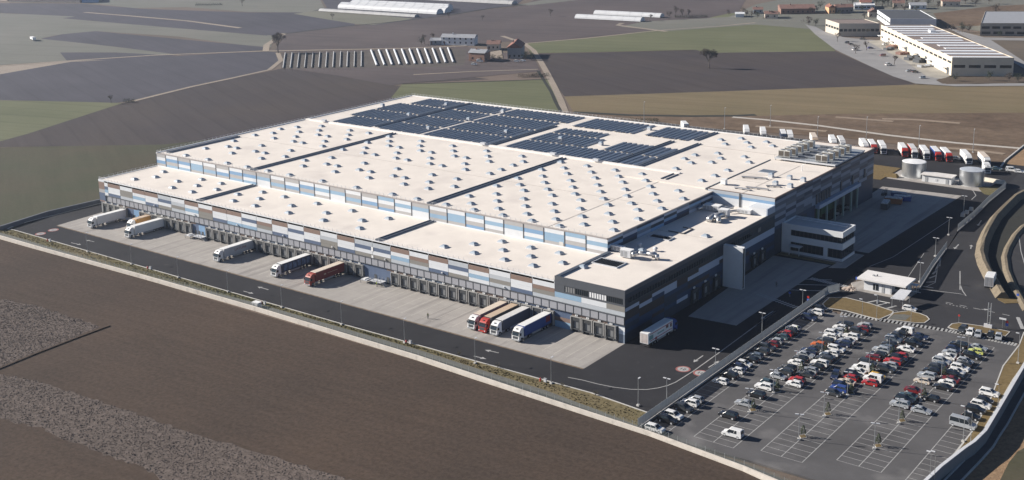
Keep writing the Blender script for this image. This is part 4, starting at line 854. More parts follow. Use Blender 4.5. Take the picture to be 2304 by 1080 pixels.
CARS=[
(32.86, -40.14, 1, 'suv', 'white', 'white SUV standing alone among empty bays in the fence row'),
(32.85, -34.6, 1, 'suv', 'black', 'black SUV starting a group before a white SUV in the fence row'),
(32.92, -31.89, 1, 'suv', 'white', 'white SUV closing a group, after a black SUV in the fence row'),
(32.87, -27.1, 1, 'suv', 'charcoal', 'charcoal SUV starting a group before a white SUV in the fence row'),
(32.66, -23.85, 0, 'suv', 'white', 'white SUV between a charcoal SUV and a silver hatchback in the fence row'),
(32.78, -21.27, 0, 'hatch', 'silver', 'silver hatchback closing a group, after a white SUV in the fence row'),
(32.84, -8.67, 0, 'hatch', 'white', 'white hatchback standing alone among empty bays in the fence row'),
(32.94, -4.36, 0, 'suv', 'black', 'black SUV starting a group before a white hatchback in the fence row'),
(33.1, -0.65, 0, 'hatch', 'white', 'white hatchback between a black SUV and a navy hatchback in the fence row'),
(32.94, 1.97, 1, 'hatch', 'navy', 'navy hatchback between a white hatchback and a white hatchback in the fence row'),
(32.69, 4.44, 1, 'hatch', 'white', 'white hatchback between a navy hatchback and a black hatchback in the fence row'),
(32.81, 7.91, 0, 'hatch', 'black', 'black hatchback between a white hatchback and a steel hatchback in the fence row'),
(32.73, 10.71, 0, 'hatch', 'steel', 'steel hatchback between a black hatchback and a charcoal SUV in the fence row'),
(32.62, 14.17, 0, 'suv', 'charcoal', 'charcoal SUV between a steel hatchback and a charcoal SUV in the fence row'),
(32.75, 17.41, 1, 'suv', 'charcoal', 'charcoal SUV between a charcoal SUV and a maroon hatchback in the fence row'),
(32.71, 20.44, 0, 'hatch', 'maroon', 'maroon hatchback between a charcoal SUV and a silver hatchback in the fence row'),
(32.68, 22.85, 0, 'hatch', 'silver', 'silver hatchback between a maroon hatchback and a teal hatchback in the fence row'),
(32.75, 26.6, 0, 'hatch', 'teal', 'teal hatchback between a silver hatchback and a red hatchback in the fence row'),
(32.63, 29.25, 0, 'hatch', 'red', 'red hatchback between a teal hatchback and a black hatchback in the fence row'),
(33.11, 31.4, 0, 'hatch', 'black', 'black hatchback between a red hatchback and a white hatchback in the fence row'),
(32.62, 33.91, 0, 'hatch', 'white', 'white hatchback closing a group, after a black hatchback in the fence row'),
(32.99, 43.89, 1, 'suv', 'navy', 'navy SUV standing alone among empty bays in the fence row'),
(32.78, 48.84, 0, 'suv', 'white', 'white SUV starting a group before a black hatchback in the fence row'),
(32.74, 52.39, 1, 'hatch', 'black', 'black hatchback closing a group, after a white SUV in the fence row'),
(43.04, -24.62, 0, 'suv', 'black', 'black SUV standing alone among empty bays in the second car row'),
(43.19, -16.68, 0, 'saloon', 'silver', 'silver saloon standing alone among empty bays in the second car row'),
(43.34, -10.87, 0, 'suv', 'black', 'black SUV standing alone among empty bays in the second car row, further back'),
(42.92, -5.68, 0, 'suv', 'white', 'white SUV starting a group before a teal hatchback in the second car row'),
(42.9, -2.94, 1, 'hatch', 'teal', 'teal hatchback closing a group, after a white SUV in the second car row'),
(43.14, 2.03, 1, 'hatch', 'silver', 'silver hatchback starting a group before a charcoal SUV in the second car row'),
(43.09, 5.56, 0, 'suv', 'charcoal', 'charcoal SUV between a silver hatchback and a black hatchback in the second car row'),
(42.92, 8.27, 0, 'hatch', 'black', 'black hatchback closing a group, after a charcoal SUV in the second car row'),
(43.08, 12.41, 0, 'hatch', 'white', 'white hatchback starting a group before a black hatchback in the second car row'),
(42.94, 15.41, 0, 'hatch', 'black', 'black hatchback between a white hatchback and a silver saloon in the second car row'),
(43.05, 18.49, 1, 'saloon', 'silver', 'silver saloon between a black hatchback and a navy SUV in the second car row'),
(42.84, 21.03, 0, 'suv', 'navy', 'navy SUV between a silver saloon and a charcoal hatchback in the second car row'),
(43.59, 24.6, 0, 'hatch', 'charcoal', 'charcoal hatchback between a navy SUV and an orange hatchback in the second car row'),
(43.01, 26.76, 0, 'hatch', 'orange', 'orange hatchback between a charcoal hatchback and a charcoal SUV in the second car row'),
(43.29, 30.13, 0, 'suv', 'charcoal', 'charcoal SUV between an orange hatchback and a white hatchback in the second car row'),
(43.26, 33.86, 0, 'hatch', 'white', 'white hatchback between a charcoal SUV and a white SUV in the second car row'),
(43.2, 36.09, 1, 'suv', 'white', 'white SUV between a white hatchback and a silver hatchback in the second car row'),
(43.28, 38.67, 0, 'hatch', 'silver', 'silver hatchback between a white SUV and a white hatchback in the second car row'),
(42.94, 41.56, 0, 'hatch', 'white', 'white hatchback between a silver hatchback and a black SUV in the second car row'),
(43.29, 44.09, 0, 'suv', 'black', 'black SUV closing a group, after a white hatchback in the second car row'),
(48.12, -32.53, 0, 'van', 'white', 'white small van standing alone among empty bays in the third car row'),
(48.16, 0.14, 0, 'hatch', 'white', 'white hatchback starting a group before a red hatchback in the third car row'),
(47.75, 2.52, 0, 'hatch', 'red', 'red hatchback closing a group, after a white hatchback in the third car row'),
(48.18, 7.06, 0, 'saloon', 'charcoal', 'charcoal saloon starting a group before a silver hatchback in the third car row'),
(47.9, 9.95, 0, 'hatch', 'silver', 'silver hatchback between a charcoal saloon and a black hatchback in the third car row'),
(48.23, 12.85, 0, 'hatch', 'black', 'black hatchback between a silver hatchback and a white SUV in the third car row'),
(48.2, 15.21, 0, 'suv', 'white', 'white SUV between a black hatchback and a charcoal SUV in the third car row'),
(48.07, 18.34, 0, 'suv', 'charcoal', 'charcoal SUV between a white SUV and a steel hatchback in the third car row'),
(48.04, 20.64, 1, 'hatch', 'steel', 'steel hatchback between a charcoal SUV and a white hatchback in the third car row'),
(48.08, 23.04, 0, 'hatch', 'white', 'white hatchback between a steel hatchback and a white SUV in the third car row'),
(48.1, 26.35, 1, 'suv', 'white', 'white SUV closing a group, after a white hatchback in the third car row'),
(48.01, 30.73, 0, 'suv', 'navy', 'navy SUV starting a group before a silver saloon in the third car row'),
(47.95, 33.34, 0, 'saloon', 'silver', 'silver saloon between a navy SUV and a white SUV in the third car row'),
(47.83, 36.69, 0, 'suv', 'white', 'white SUV closing a group, after a silver saloon in the third car row'),
(47.93, 41.3, 1, 'suv', 'charcoal', 'charcoal SUV starting a group before a maroon hatchback in the third car row'),
(48.14, 44.04, 0, 'hatch', 'maroon', 'maroon hatchback between a charcoal SUV and a silver hatchback in the third car row'),
(47.85, 46.64, 0, 'hatch', 'silver', 'silver hatchback closing a group, after a maroon hatchback in the third car row'),
(58.01, 0.38, 1, 'hatch', 'charcoal', 'charcoal hatchback nearest the camera in the fourth car row, beside a blue SUV'),
(58.09, 3.2, 0, 'suv', 'blue', 'blue SUV between a charcoal hatchback and a navy SUV in the fourth car row'),
(57.9, 5.35, 1, 'suv', 'navy', 'navy SUV between a blue SUV and a beige saloon in the fourth car row'),
(57.92, 8.09, 0, 'saloon', 'beige', 'beige saloon between a navy SUV and a red hatchback in the fourth car row'),
(57.71, 10.95, 0, 'hatch', 'red', 'red hatchback between a beige saloon and a black SUV in the fourth car row'),
(57.76, 13.1, 1, 'suv', 'black', 'black SUV between a red hatchback and a white saloon in the fourth car row'),
(57.7, 15.72, 0, 'saloon', 'white', 'white saloon between a black SUV and a white small van in the fourth car row'),
(57.9, 18.3, 0, 'van', 'white', 'white small van between a white saloon and a charcoal SUV in the fourth car row'),
(57.88, 22.29, 1, 'suv', 'charcoal', 'charcoal SUV closing a group, after a white small van in the fourth car row'),
(57.9, 26.41, 0, 'hatch', 'maroon', 'maroon hatchback starting a group before a black SUV in the fourth car row'),
(58.24, 28.56, 0, 'suv', 'black', 'black SUV between a maroon hatchback and a silver SUV in the fourth car row'),
(57.73, 32.27, 0, 'suv', 'silver', 'silver SUV between a black SUV and a steel hatchback in the fourth car row'),
(58.28, 34.58, 0, 'hatch', 'steel', 'steel hatchback between a silver SUV and a black hatchback in the fourth car row'),
(58.04, 37.2, 0, 'hatch', 'black', 'black hatchback closing a group, after a steel hatchback in the fourth car row'),
(57.83, 41.22, 1, 'suv', 'steel', 'steel SUV starting a group before a charcoal hatchback in the fourth car row'),
(57.85, 44.09, 1, 'hatch', 'charcoal', 'charcoal hatchback between a steel SUV and a black hatchback in the fourth car row'),
(57.72, 46.24, 0, 'hatch', 'black', 'black hatchback between a charcoal hatchback and a white small van in the fourth car row'),
(58.22, 48.39, 0, 'van', 'white', 'white small van closing a group, after a black hatchback in the fourth car row'),
(62.89, 10.92, 0, 'hatch', 'red', 'red hatchback nearest the camera in the fifth car row, beside a white small van'),
(62.6, 13.41, 0, 'van', 'white', 'white small van between a red hatchback and a yellow hatchback in the fifth car row'),
(62.95, 15.56, 1, 'hatch', 'yellow', 'yellow hatchback closing a group, after a white small van in the fifth car row'),
(62.98, 21.19, 1, 'suv', 'charcoal', 'charcoal SUV starting a group before a silver hatchback in the fifth car row'),
(62.99, 24.02, 0, 'hatch', 'silver', 'silver hatchback between a charcoal SUV and a red SUV in the fifth car row'),
(62.84, 26.57, 0, 'suv', 'red', 'red SUV between a silver hatchback and a black SUV in the fifth car row'),
(63.23, 29.22, 1, 'suv', 'black', 'black SUV between a red SUV and a red hatchback in the fifth car row'),
(62.97, 31.41, 0, 'hatch', 'red', 'red hatchback closing a group, after a black SUV in the fifth car row'),
(62.71, 36.73, 0, 'saloon', 'white', 'white saloon standing alone among empty bays in the fifth car row'),
(62.92, 41.26, 1, 'suv', 'black', 'black SUV starting a group before a black hatchback in the fifth car row'),
(62.27, 43.86, 0, 'hatch', 'black', 'black hatchback between a black SUV and a navy saloon in the fifth car row'),
(62.74, 47.18, 1, 'saloon', 'navy', 'navy saloon closing a group, after a black hatchback in the fifth car row'),
(72.9, 3.04, 0, 'suv', 'silver', 'silver SUV nearest the camera in the sixth car row, beside a black SUV'),
(72.94, 5.98, 1, 'suv', 'black', 'black SUV between a silver SUV and a teal saloon in the sixth car row'),
(72.83, 8.61, 0, 'saloon', 'teal', 'teal saloon between a black SUV and a maroon saloon in the sixth car row'),
(73.06, 12.51, 1, 'saloon', 'maroon', 'maroon saloon closing a group, after a teal saloon in the sixth car row'),
(72.75, 19.1, 0, 'hatch', 'beige', 'beige hatchback starting a group before a silver SUV in the sixth car row'),
(72.67, 22.63, 0, 'suv', 'silver', 'silver SUV between a beige hatchback and a black hatchback in the sixth car row'),
(72.51, 26.38, 0, 'hatch', 'black', 'black hatchback between a silver SUV and a charcoal SUV in the sixth car row'),
(73.32, 28.53, 1, 'suv', 'charcoal', 'charcoal SUV between a black hatchback and a steel hatchback in the sixth car row'),
(72.93, 30.8, 0, 'hatch', 'steel', 'steel hatchback between a charcoal SUV and a silver SUV in the sixth car row'),
(72.81, 33.54, 1, 'suv', 'silver', 'silver SUV between a steel hatchback and a white saloon in the sixth car row'),
(72.78, 37.36, 0, 'saloon', 'white', 'white saloon between a silver SUV and a silver hatchback in the sixth car row'),
(72.73, 40.53, 0, 'hatch', 'silver', 'silver hatchback between a white saloon and a navy hatchback in the sixth car row'),
(72.8, 43.48, 1, 'hatch', 'navy', 'navy hatchback between a silver hatchback and a black SUV in the sixth car row'),
(72.88, 46.83, 0, 'suv', 'black', 'black SUV closing a group, after a navy hatchback in the sixth car row'),
(78.0, 2.76, 1, 'saloon', 'silver', 'silver saloon standing alone among empty bays in the seventh car row'),
(77.62, 10.35, 0, 'hatch', 'black', 'black hatchback standing alone among empty bays in the seventh car row'),
(77.86, 18.24, 0, 'saloon', 'black', 'black saloon starting a group before a white hatchback in the seventh car row'),
(77.93, 21.29, 0, 'hatch', 'white', 'white hatchback between a black saloon and a maroon saloon in the seventh car row'),
(77.85, 23.84, 0, 'saloon', 'maroon', 'maroon saloon between a white hatchback and a black SUV in the seventh car row'),
(78.01, 26.67, 1, 'suv', 'black', 'black SUV between a maroon saloon and a white hatchback in the seventh car row'),
(77.85, 29.21, 1, 'hatch', 'white', 'white hatchback between a black SUV and a white SUV in the seventh car row'),
(77.88, 31.9, 1, 'suv', 'white', 'white SUV between a white hatchback and a charcoal hatchback in the seventh car row'),
(77.73, 34.84, 0, 'hatch', 'charcoal', 'charcoal hatchback between a white SUV and a silver hatchback in the seventh car row'),
(77.6, 37.04, 1, 'hatch', 'silver', 'silver hatchback closing a group, after a charcoal hatchback in the seventh car row'),
(77.88, 41.44, 1, 'suv', 'black', 'black SUV starting a group before a lime hatchback in the seventh car row'),
(77.85, 44.88, 0, 'hatch', 'lime', 'lime hatchback between a black SUV and a silver saloon in the seventh car row'),
(77.62, 47.79, 1, 'saloon', 'silver', 'silver saloon closing a group, after a lime hatchback in the seventh car row'),
(87.98, 0.62, 1, 'minibus', 'silver', 'silver minibus standing alone among empty bays in the wall row'),
(88.2, 5.84, 1, 'hatch', 'black', 'black hatchback standing alone among empty bays in the wall row'),
(87.96, 9.92, 1, 'suv', 'black', 'black SUV starting a group before a white SUV in the wall row'),
(88.28, 13.07, 1, 'suv', 'white', 'white SUV between a black SUV and a black hatchback in the wall row'),
(88.19, 16.17, 1, 'hatch', 'black', 'black hatchback closing a group, after a white SUV in the wall row'),
(87.96, 20.93, 1, 'suv', 'white', 'white SUV standing alone among empty bays in the wall row'),
]
random.seed(2)
for x, y, back, ty, col, lab in CARS:
    car(x, y, (0 if back else math.pi)+random.uniform(-.035,.035), ty, col, lab)
for px, ty, col, lab in [((2166,741),'suv','charcoal','dark SUV leftmost of the cars parked on the dry grass island'),((2183,746),'hatch','white','white hatchback second from the left on the dry grass island'),((2201,751),'hatch','silver','silver hatchback third from the left on the dry grass island'),((2229,753),'hatch','black','black hatchback fourth from the left on the dry grass island'),((2247,757),'hatch','silver','pale silver hatchback rightmost on the dry grass island')]:
    p = at(*px, .7); car(p.x, p.y, R(-84)+random.uniform(-.1,.1), ty, col, lab, 'cars parked on the grass island')
p = at(2047,694,.6); car(p.x, p.y, R(4), 'hatch', 'white', 'white car stopped under the small canopy by the gatehouse', 'cars near the gatehouse')
p = at(1880,844,.7); car(p.x, p.y, R(-80), 'suv', 'navy', 'dark navy SUV standing crosswise in the aisle between two rows', 'cars parked in the car park')
for px, ty, col, lab in [((2242,378.5),'saloon','teal','dark car at the back end of the truck yard by the earth bank'),((2277,382),'van','white','white van at the back end of the truck yard'),((2294,385),'hatch','white','white car at the right edge beyond the white van'),((2153,355.5),'hatch','silver','small silver car between two parked trucks at the back')]:
    p = at(*px, .7); car(p.x, p.y, R(8), ty, col, lab, 'cars in the back truck yard')

# ================================================================ TRUCKS
SKIRT = mat('truck_chassis_dark', (.03,.03,.033), .7, var=.1)
TANK = mat('fuel_tank_alu', (.5,.5,.5), .35, .6)
CPT = {}
def cpaint(n, c, r=.4): return mat(n, c, r, var=.04, sc=.5, dirt=(tuple(v*.7 for v in c), .35, .62))
def wheel_big(r=.5):
    if r not in CPT:
        n = 16; an = [2*math.pi*i/n for i in range(n)]; wm = MB()
        wm.add([(-.16,r*math.cos(t),r*math.sin(t)) for t in an]+[(.16,r*math.cos(t),r*math.sin(t)) for t in an], [tuple(range(n-1,-1,-1)),tuple(range(n,2*n))]+[(i,(i+1)%n,n+(i+1)%n,n+i) for i in range(n)], 0)
        wm.add([(-.17,r*.55*math.cos(t),r*.55*math.sin(t)) for t in an]+[(.17,r*.55*math.cos(t),r*.55*math.sin(t)) for t in an], [tuple(range(n-1,-1,-1)),tuple(range(n,2*n))], 1)
        CPT[r] = wm.mesh('wheel',[TYRE,GALV])
    return CPT[r]
def truck(x, y, rz, label, cabc, sidec, roofc, L=15.6, group='trucks at the loading docks', rear=None, hatch=True, text=None, stripes=None, name='articulated_truck', skirt=None):
    """nose towards local -y, rear doors at local y=0"""
    t = thing(name, label, 'truck', (x,y,.012), rz, group)
    cl = 2.25; tr = L-cl-.45; W = 1.25
    MB().frus(-W,W,-tr,0,1.05,3.9).build('trailer_box', sidec, t)
    MB().frus(-W-.01,W+.01,-tr-.01,.01,3.9,3.97,.08,.08,.08,.08).build('trailer_roof', roofc, t)
    MB().box(-W-.02,-W+.1,-.08,.02,1.0,3.9).box(W-.1,W+.02,-.08,.02,1.0,3.9).box(-W+.1,W-.1,-.08,.02,3.7,3.9).box(-W+.1,W-.1,-.08,.02,1.0,1.15).build('rear_frame', LGREY, t)
    for s in (-1,1): MB().box(min(s*.03,s*(W-.12)),max(s*.03,s*(W-.12)),-.05,.035,1.16,3.68).build('rear_door', rear or sidec, t)
    for s in (-.6,.6): MB().box(s-.02,s+.02,.035,.06,1.2,3.6).build('lock_rod', GALV, t)
    MB().box(-.45,.45,-L+.6,-.4,.75,1.04).box(-1.2,1.2,-.25,-.05,.45,.65).build('chassis', SKIRT, t)
    MB().box(-1.2,-1.1,-tr+3.4,-5.2,.45,1.0).box(1.1,1.2,-tr+3.4,-5.2,.45,1.0).build('side_guard', skirt or GREYP, t)
    # cab: sloped front, roof fairing
    y0, y1 = -L, -L+cl
    pr = [(y0+.06,.45),(y0,.9),(y0+.03,1.75),(y0+.30,2.75),(y0+.55,3.15),(y0+1.25,3.72),(y1,3.82),(y1,.9),(y1-.2,.8),(y0+1.9,.8),(y0+1.7,1.15),(y0+1.0,1.15),(y0+.8,.8),(y0+.6,.45)]
    n_ = len(pr); mb = MB(); w2 = W-.02
    mb.add([(-(w2 if z < 2.8 else w2-.12),a,z) for a,z in pr]+[((w2 if z < 2.8 else w2-.12),a,z) for a,z in pr], [tuple(range(n_-1,-1,-1)),tuple(range(n_,2*n_))]+[(i,(i+1)%n_,n_+(i+1)%n_,n_+i) for i in range(n_)])
    mb.build('cab', cabc, t)
    MB().quad((-1.12,y0+.015,1.80),(1.12,y0+.015,1.80),(1.06,y0+.26,2.68),(-1.06,y0+.26,2.68)).build('windscreen', GLASS, t)
    for s in (-1,1): MB().box(min(s*1.225,s*1.245),max(s*1.225,s*1.245),y0+.35,y0+1.15,1.75,2.5).build('side_window', GLASS, t)
    MB().box(-.85,.85,y0-.02,y0+.06,.95,1.65).build('grille', DGREY, t); MB().box(-1.2,1.2,y0-.06,y0+.3,.42,.72).build('bumper', cabc if cabc.name.startswith('truck_red') else GREYP, t)
    for s in (-1,1): MB().box(s*.98-.17,s*.98+.17,y0-.075,y0,.72,.92).build('headlight', LAMP, t); MB().box(min(s*1.28,s*1.5),max(s*1.28,s*1.5),y0+.1,y0+.25,1.9,2.6).build('mirror', SKIRT, t)
    if hatch: MB().box(-.3,.3,y0+.78,y0+1.15,3.36,3.6).build('roof_hatch', DGREY, t)
    MB().box(-1.1,1.1,y0+.1,y0+.35,2.78,2.95).build('sun_visor', SKIRT, t)
    for yy in (y0+1.35,y0+4.9,-4.9,-3.6,-2.3):
        if yy > -tr-3 and (yy < -6.5 or L > 12 or yy > -4): 
            for s in (-1,1): link('wheel', wheel_big(), t, (s*1.08,yy,.5))
    for s in (-1,1): MB().box(min(s*.75,s*1.2),max(s*.75,s*1.2),y0+2.3,y0+3.6,.5,1.0).build('fuel_tank', TANK, t)
    if stripes:
        for (a,b,z0,z1,m) in stripes: MB().box(W,W+.008,a,b,z0,z1).build('side_graphic', m, t)
    if text:
        c = bpy.data.curves.new('side_lettering','FONT'); c.body = text[0]; c.size = text[1]; c.extrude = .004; c.align_x = 'LEFT'; c.materials.append(text[2])
        tmp = bpy.data.objects.new('tmp', c); COL.objects.link(tmp); dg_ = bpy.context.evaluated_depsgraph_get(); me = bpy.data.meshes.new_from_object(tmp.evaluated_get(dg_)); bpy.data.objects.remove(tmp); o = link('side_lettering', me, t); o.location = (W+.012, text[3], text[4]); o.rotation_euler = (R(90),0,R(90))
        if len(text) > 5: o.scale.x = text[5]
    return t
tW = cpaint('truck_white', (.72,.72,.71)); tR = cpaint('truck_red', (.42,.04,.03)); tM = cpaint('truck_maroon', (.21,.035,.035)); tB = cpaint('truck_blue', (.03,.07,.25))
tC = cpaint('trailer_cream', (.62,.53,.44)); tT = cpaint('trailer_tan', (.50,.385,.28)); tG = cpaint('trailer_grey_roof', (.60,.59,.58)); tD = cpaint('trailer_dark_grey', (.085,.09,.10)); tO = cpaint('trailer_ochre', (.46,.24,.07))
tN = cpaint('trailer_navy', (.035,.05,.085)); tP = cpaint('truck_plum', (.25,.16,.19))
PIC = mat('printed_blue_picture', (.08,.14,.24), .5, var=.7, sc=.9)
truck(-221.1,-.1,0,'white articulated truck docked furthest left at the warehouse',tW,tW,tW)
truck(-205.9,-.1,0,'short ochre box truck half hidden behind a white trailer',tW,tO,tT,L=9.5,name='box_truck')
truck(-198.3,-.1,0,'white articulated truck docked directly in front of the ochre box truck',tW,tW,tW)
truck(-149.3,-.1,0,'white articulated truck with reddish lettering on its trailer side',tW,cpaint('trailer_pale_grey',(.42,.43,.46)),tW,text=('LATUNI',1.25,tM,-8.6,2.3,1.15))
truck(-121.0,-.1,0,'white truck whose trailer carries printed blue picture panels',tW,tN,tW,stripes=[(-12.2+i*1.95,-10.7+i*1.95,1.5,3.5,PIC) for i in range(6)])
truck(-105.6,-.1,0,'maroon red articulated truck with a cream trailer roof',cpaint('truck_brick',(.34,.07,.05)),tM,tC,stripes=[(-9.5,-8.6,2.3,2.7,tT),(-7.9,-3.6,2.5,2.62,tT)])
truck(-40.2,-.1,0,'white truck with cream trailer roof, left of the red truck',tW,tP,tC)
truck(-36.3,-.1,0,'bright red truck with tan trailer roof in a row of four',tR,tD,tT)
truck(-32.3,-.1,0,'white truck with dark grey trailer beside the red truck',tW,tD,tG)
truck(-24.8,-.1,0,'white truck with a blue curtain trailer nearest the warehouse corner',tW,tB,tW,stripes=[(-3.2,-1.2,1.9,3.6,tM)])
REDP = cpaint('red_stripe',(.40,.05,.06)); GRNP = cpaint('pale_green_print',(.2,.34,.32)); BRN = cpaint('brown_print',(.2,.09,.06))
truck(5.5,.7,R(180),'white trailer with red stripe graphics and blue cab leaving into the shade',tB,tW,tW,group='trucks in the yard',rear=cpaint('dirty_rear_doors',(.55,.49,.46)),
   stripes=[])
t = bpy.data.objects['articulated_truck.009' if 'articulated_truck.009' in bpy.data.objects else 'articulated_truck']
t = [o for o in COL.objects if o.get('label','').startswith('white trailer with red stripe')][0]
for a,b,z0,z1,m in [(-12.6,-1.0,3.35,3.55,REDP),(-12.6,-1.0,1.5,1.7,REDP),(-2.6,-.5,1.9,3.1,GRNP),(-4.6,-3.6,1.15,1.85,REDP),(-8.2,-4.8,2.3,2.7,GRNP),(-10.6,-9.3,2.5,3.3,BRN),(-12.4,-11.5,2.2,3.2,BRN)]:
    MB().box(-1.258,-1.25,a,b,z0,z1).build('side_graphic', m, t); MB().box(1.25,1.258,a,b,z0,z1).build('side_graphic', m, t)
# box truck on the access road
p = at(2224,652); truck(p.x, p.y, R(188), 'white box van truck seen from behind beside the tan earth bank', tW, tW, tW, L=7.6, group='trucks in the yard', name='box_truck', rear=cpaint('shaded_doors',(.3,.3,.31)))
# the far row of parked trucks: noses to the camera side
ang = math.atan2(6.4, 11.7)
far = [(-94.9,'white trailer truck, first from the left in the far row',tW,tW),(-86.0,'white trailer truck, second from the left in the far row',tW,tW),(-75.6,'white truck with blue grey side, third in the far row',tN,tW),(-72.1,'white truck, fourth from the left in the far row',tW,tW),
 (-60.5,'pinkish grey trailer truck, fifth from the left in the far row',tT,tC),(-51.2,'white truck, sixth from the left in the far row',tW,tW),(-47.1,'pale grey truck, seventh from the left in the far row',tG,tG),(-36.6,'white truck just beyond the roof end of the warehouse',tW,tW),
 (-32.6,'white trailer with red cab just beyond the warehouse roof corner',tR,tW),(-28.0,'white truck with white cab right of the warehouse roof corner',tW,tW),(-18.6,'white trailer with red cab behind the left silver tank',tR,tW),(-14.2,'truck with red trailer side and white cab behind the left silver tank',tW,tG),
 (-9.0,'white truck with white cab right of the left silver tank',tW,tW),(-4.3,'blue sided trailer with red cab between the silver tanks',tR,tW),(0.0,'white trailer with red cab between the silver tanks',tR,tW),(8.6,'white truck behind the right silver tank',tW,tW),(16.2,'cream roofed white truck rightmost of the far row',tW,tC)]
for i, (x, lab, cabm, roofm) in enumerate(far):
    side = tR if 'red trailer side' in lab else tB if 'blue sided' in lab else tN if 'blue grey' in lab else tW
    truck(x, 263.4+random.uniform(-.3,.3), ang+random.uniform(-.02,.02), lab, cabm, side, roofm, L=13.6, group='trucks parked in the far row', hatch=False)
truck(-125.5,256.5,ang*1.4,'lone white trailer with dark blue cab far beyond the solar roof',tN,tW,tW,L=11,group='trucks in the yard')
p = at(2215,390); truck(p.x-1, p.y+4, ang*.9, 'white lorry tractor parked in front of the rightmost far truck', tW, tW, tW, L=6.4, group='trucks in the yard', name='box_truck')
# ================================================================ YARD FURNITURE
def lamp(x, y, h, label, twin=True, group='lamp posts', rz=0, r=.07):
    k = ('lamp', h, twin)
    if k not in CPT:
        heads = MB()
        for s in ((-1,1) if twin else (1,)): heads.box(min(s*.15,s*.95),max(s*.15,s*.95),-.18,.18,h-.02,h+.1)
        CPT[k] = (MB().cyl((0,0),r*1.25,0,h,8,r*.75).mesh('pole',GALV), heads.mesh('lamp_head',LGREY), MB().frus(-.35,.35,-.35,.35,0,.38,.03,.03,.03,.03).mesh('base',KERB), MB().box(-1.0 if twin else 0,1.0,-.03,.03,h-.08,h-.02).mesh('arm',GALV))
    t = thing('lamp_post', label, 'lamp post', (x,y,0), rz, group)
    for n_, m_ in zip(('pole','lamp_head','base','arm'), CPT[k]): link(n_, m_, t)
    return t
FL = [(-195.9,-33.1),(-171.2,-32.9),(-146.6,-32.9),(-122.3,-32.9),(-98,-32.9),(-73.2,-32.9),(-49.2,-33.0),(-24.6,-33.1),(-1.2,-32.3),(22.9,-31.0)]
ordn = ['first','second','third','fourth','fifth','sixth','seventh','eighth','ninth','tenth']
for (x,y), o_ in zip(FL, ordn): lamp(x,y,6.8,'slim lamp post, '+o_+' from the left along the front verge', False, 'lamp posts along the front verge', R(90))
for i, (px, hh) in enumerate([((1500,905),6.0),((1612,838),6.2),((1714,753),6.2),((1809,700),6.2),((2069,635),6.2),((2104,577),6.2),((2134,529),6.2),((2168,478),6.2)]):
    p = at(*px); lamp(min(p.x, 28.6) if i < 4 else p.x, p.y, hh, 'twin headed lamp post, '+ordn[i]+' from the near end along the panel fence', True, 'twin lamp posts along the fence')
tops = [(1451,219),(1630,213),(1733,222),(1840,232),(1951,243),(2068,253),(2191,266)]; bots = [(1449,275),(1630,290),(1733,284),(1839,312),(1949,313),(2067,334),(2189,343)]
for i, (a, b) in enumerate(zip(tops, bots)):
    p = at(*b); lamp(p.x, p.y, 10.5, 'tall slim lighting mast, '+ordn[i]+' from the left behind the far truck yard', False, 'lighting masts behind the truck yard', R(90), .12)
for i, (px, hh) in enumerate([((1939,728),7.0),((1972,720),7.2),((2048,748),7.5),((2177,805),7.5),((2290,818),8),((2243,945),8.5),((2183,1006),8.0),((2167,994),8.2),((2091,1100),8),((2101,1100),8)]):
    p = at(*px); lamp(p.x, p.y, hh, 'pale slim lamp post, '+ordn[i]+' counting clockwise round the car park edge', False, 'lamp posts round the car park', R(180), .06)
# twin lattice mast by the island
p = at(2224,738); t = thing('radio_mast', 'pair of tall pale mast poles standing together on the island', 'mast', p)
for dx in (-.35,.35): MB().cyl((dx,0),.12,0,7.2,8).build('pole', GALV, t)
for z in (1.5,3.5,5.5): MB().box(-.35,.35,-.05,.05,z,z+.1).build('cross_bar', GALV, t)
MB().box(-1.2,.9,-.25,.25,0,1.1).build('base_cabinet', LGREY, t)
# planter islands with small conifers and a lamp each
def conifer(x, y, h, label, seed=0, group='small conifers in the car park', dark=True):
    random.seed(seed); t = thing('conifer_tree', label, 'tree', (x,y,.1), 0, group)
    MB().cyl((0,0),.05,0,h*.4,6,.04).build('trunk', BARK, t)
    mb = MB()
    for i in range(420):
        f = random.random()**1.4; z = h*(.30+.70*f); rr = .62*(1-f)**.75*(.55+.45*random.random())*h/2.6; a = random.uniform(0,6.28)
        c = Vector((rr*math.cos(a), rr*math.sin(a), z)); s = random.uniform(.05,.14)
        u = Vector((random.uniform(-1,1),random.uniform(-1,1),random.uniform(-.6,.6))).normalized()*s; v = Vector((math.cos(a),math.sin(a),-.5)).normalized()*s*1.6
        mb.add([c-u,c+u,c+v], [(0,1,2)])
    mb.build('crown', CONI, t); return t
BARK = mat('grey_bark', (.12,.10,.085), .9, var=.2, sc=3); CONI = mat('conifer_foliage', (.045,.06,.03), .8, var=.4, sc=2)
PLS = []
for xc, ys_ in ((60.9,(-24.0,-10.2,3.7,17.5,31.4)),(75.9,(-18.9,-4.0,10.9,25.8,40.5)),(46.0,(-18.0,-5.0,9.0,24,38))):
    for y in ys_: PLS.append((xc,y))
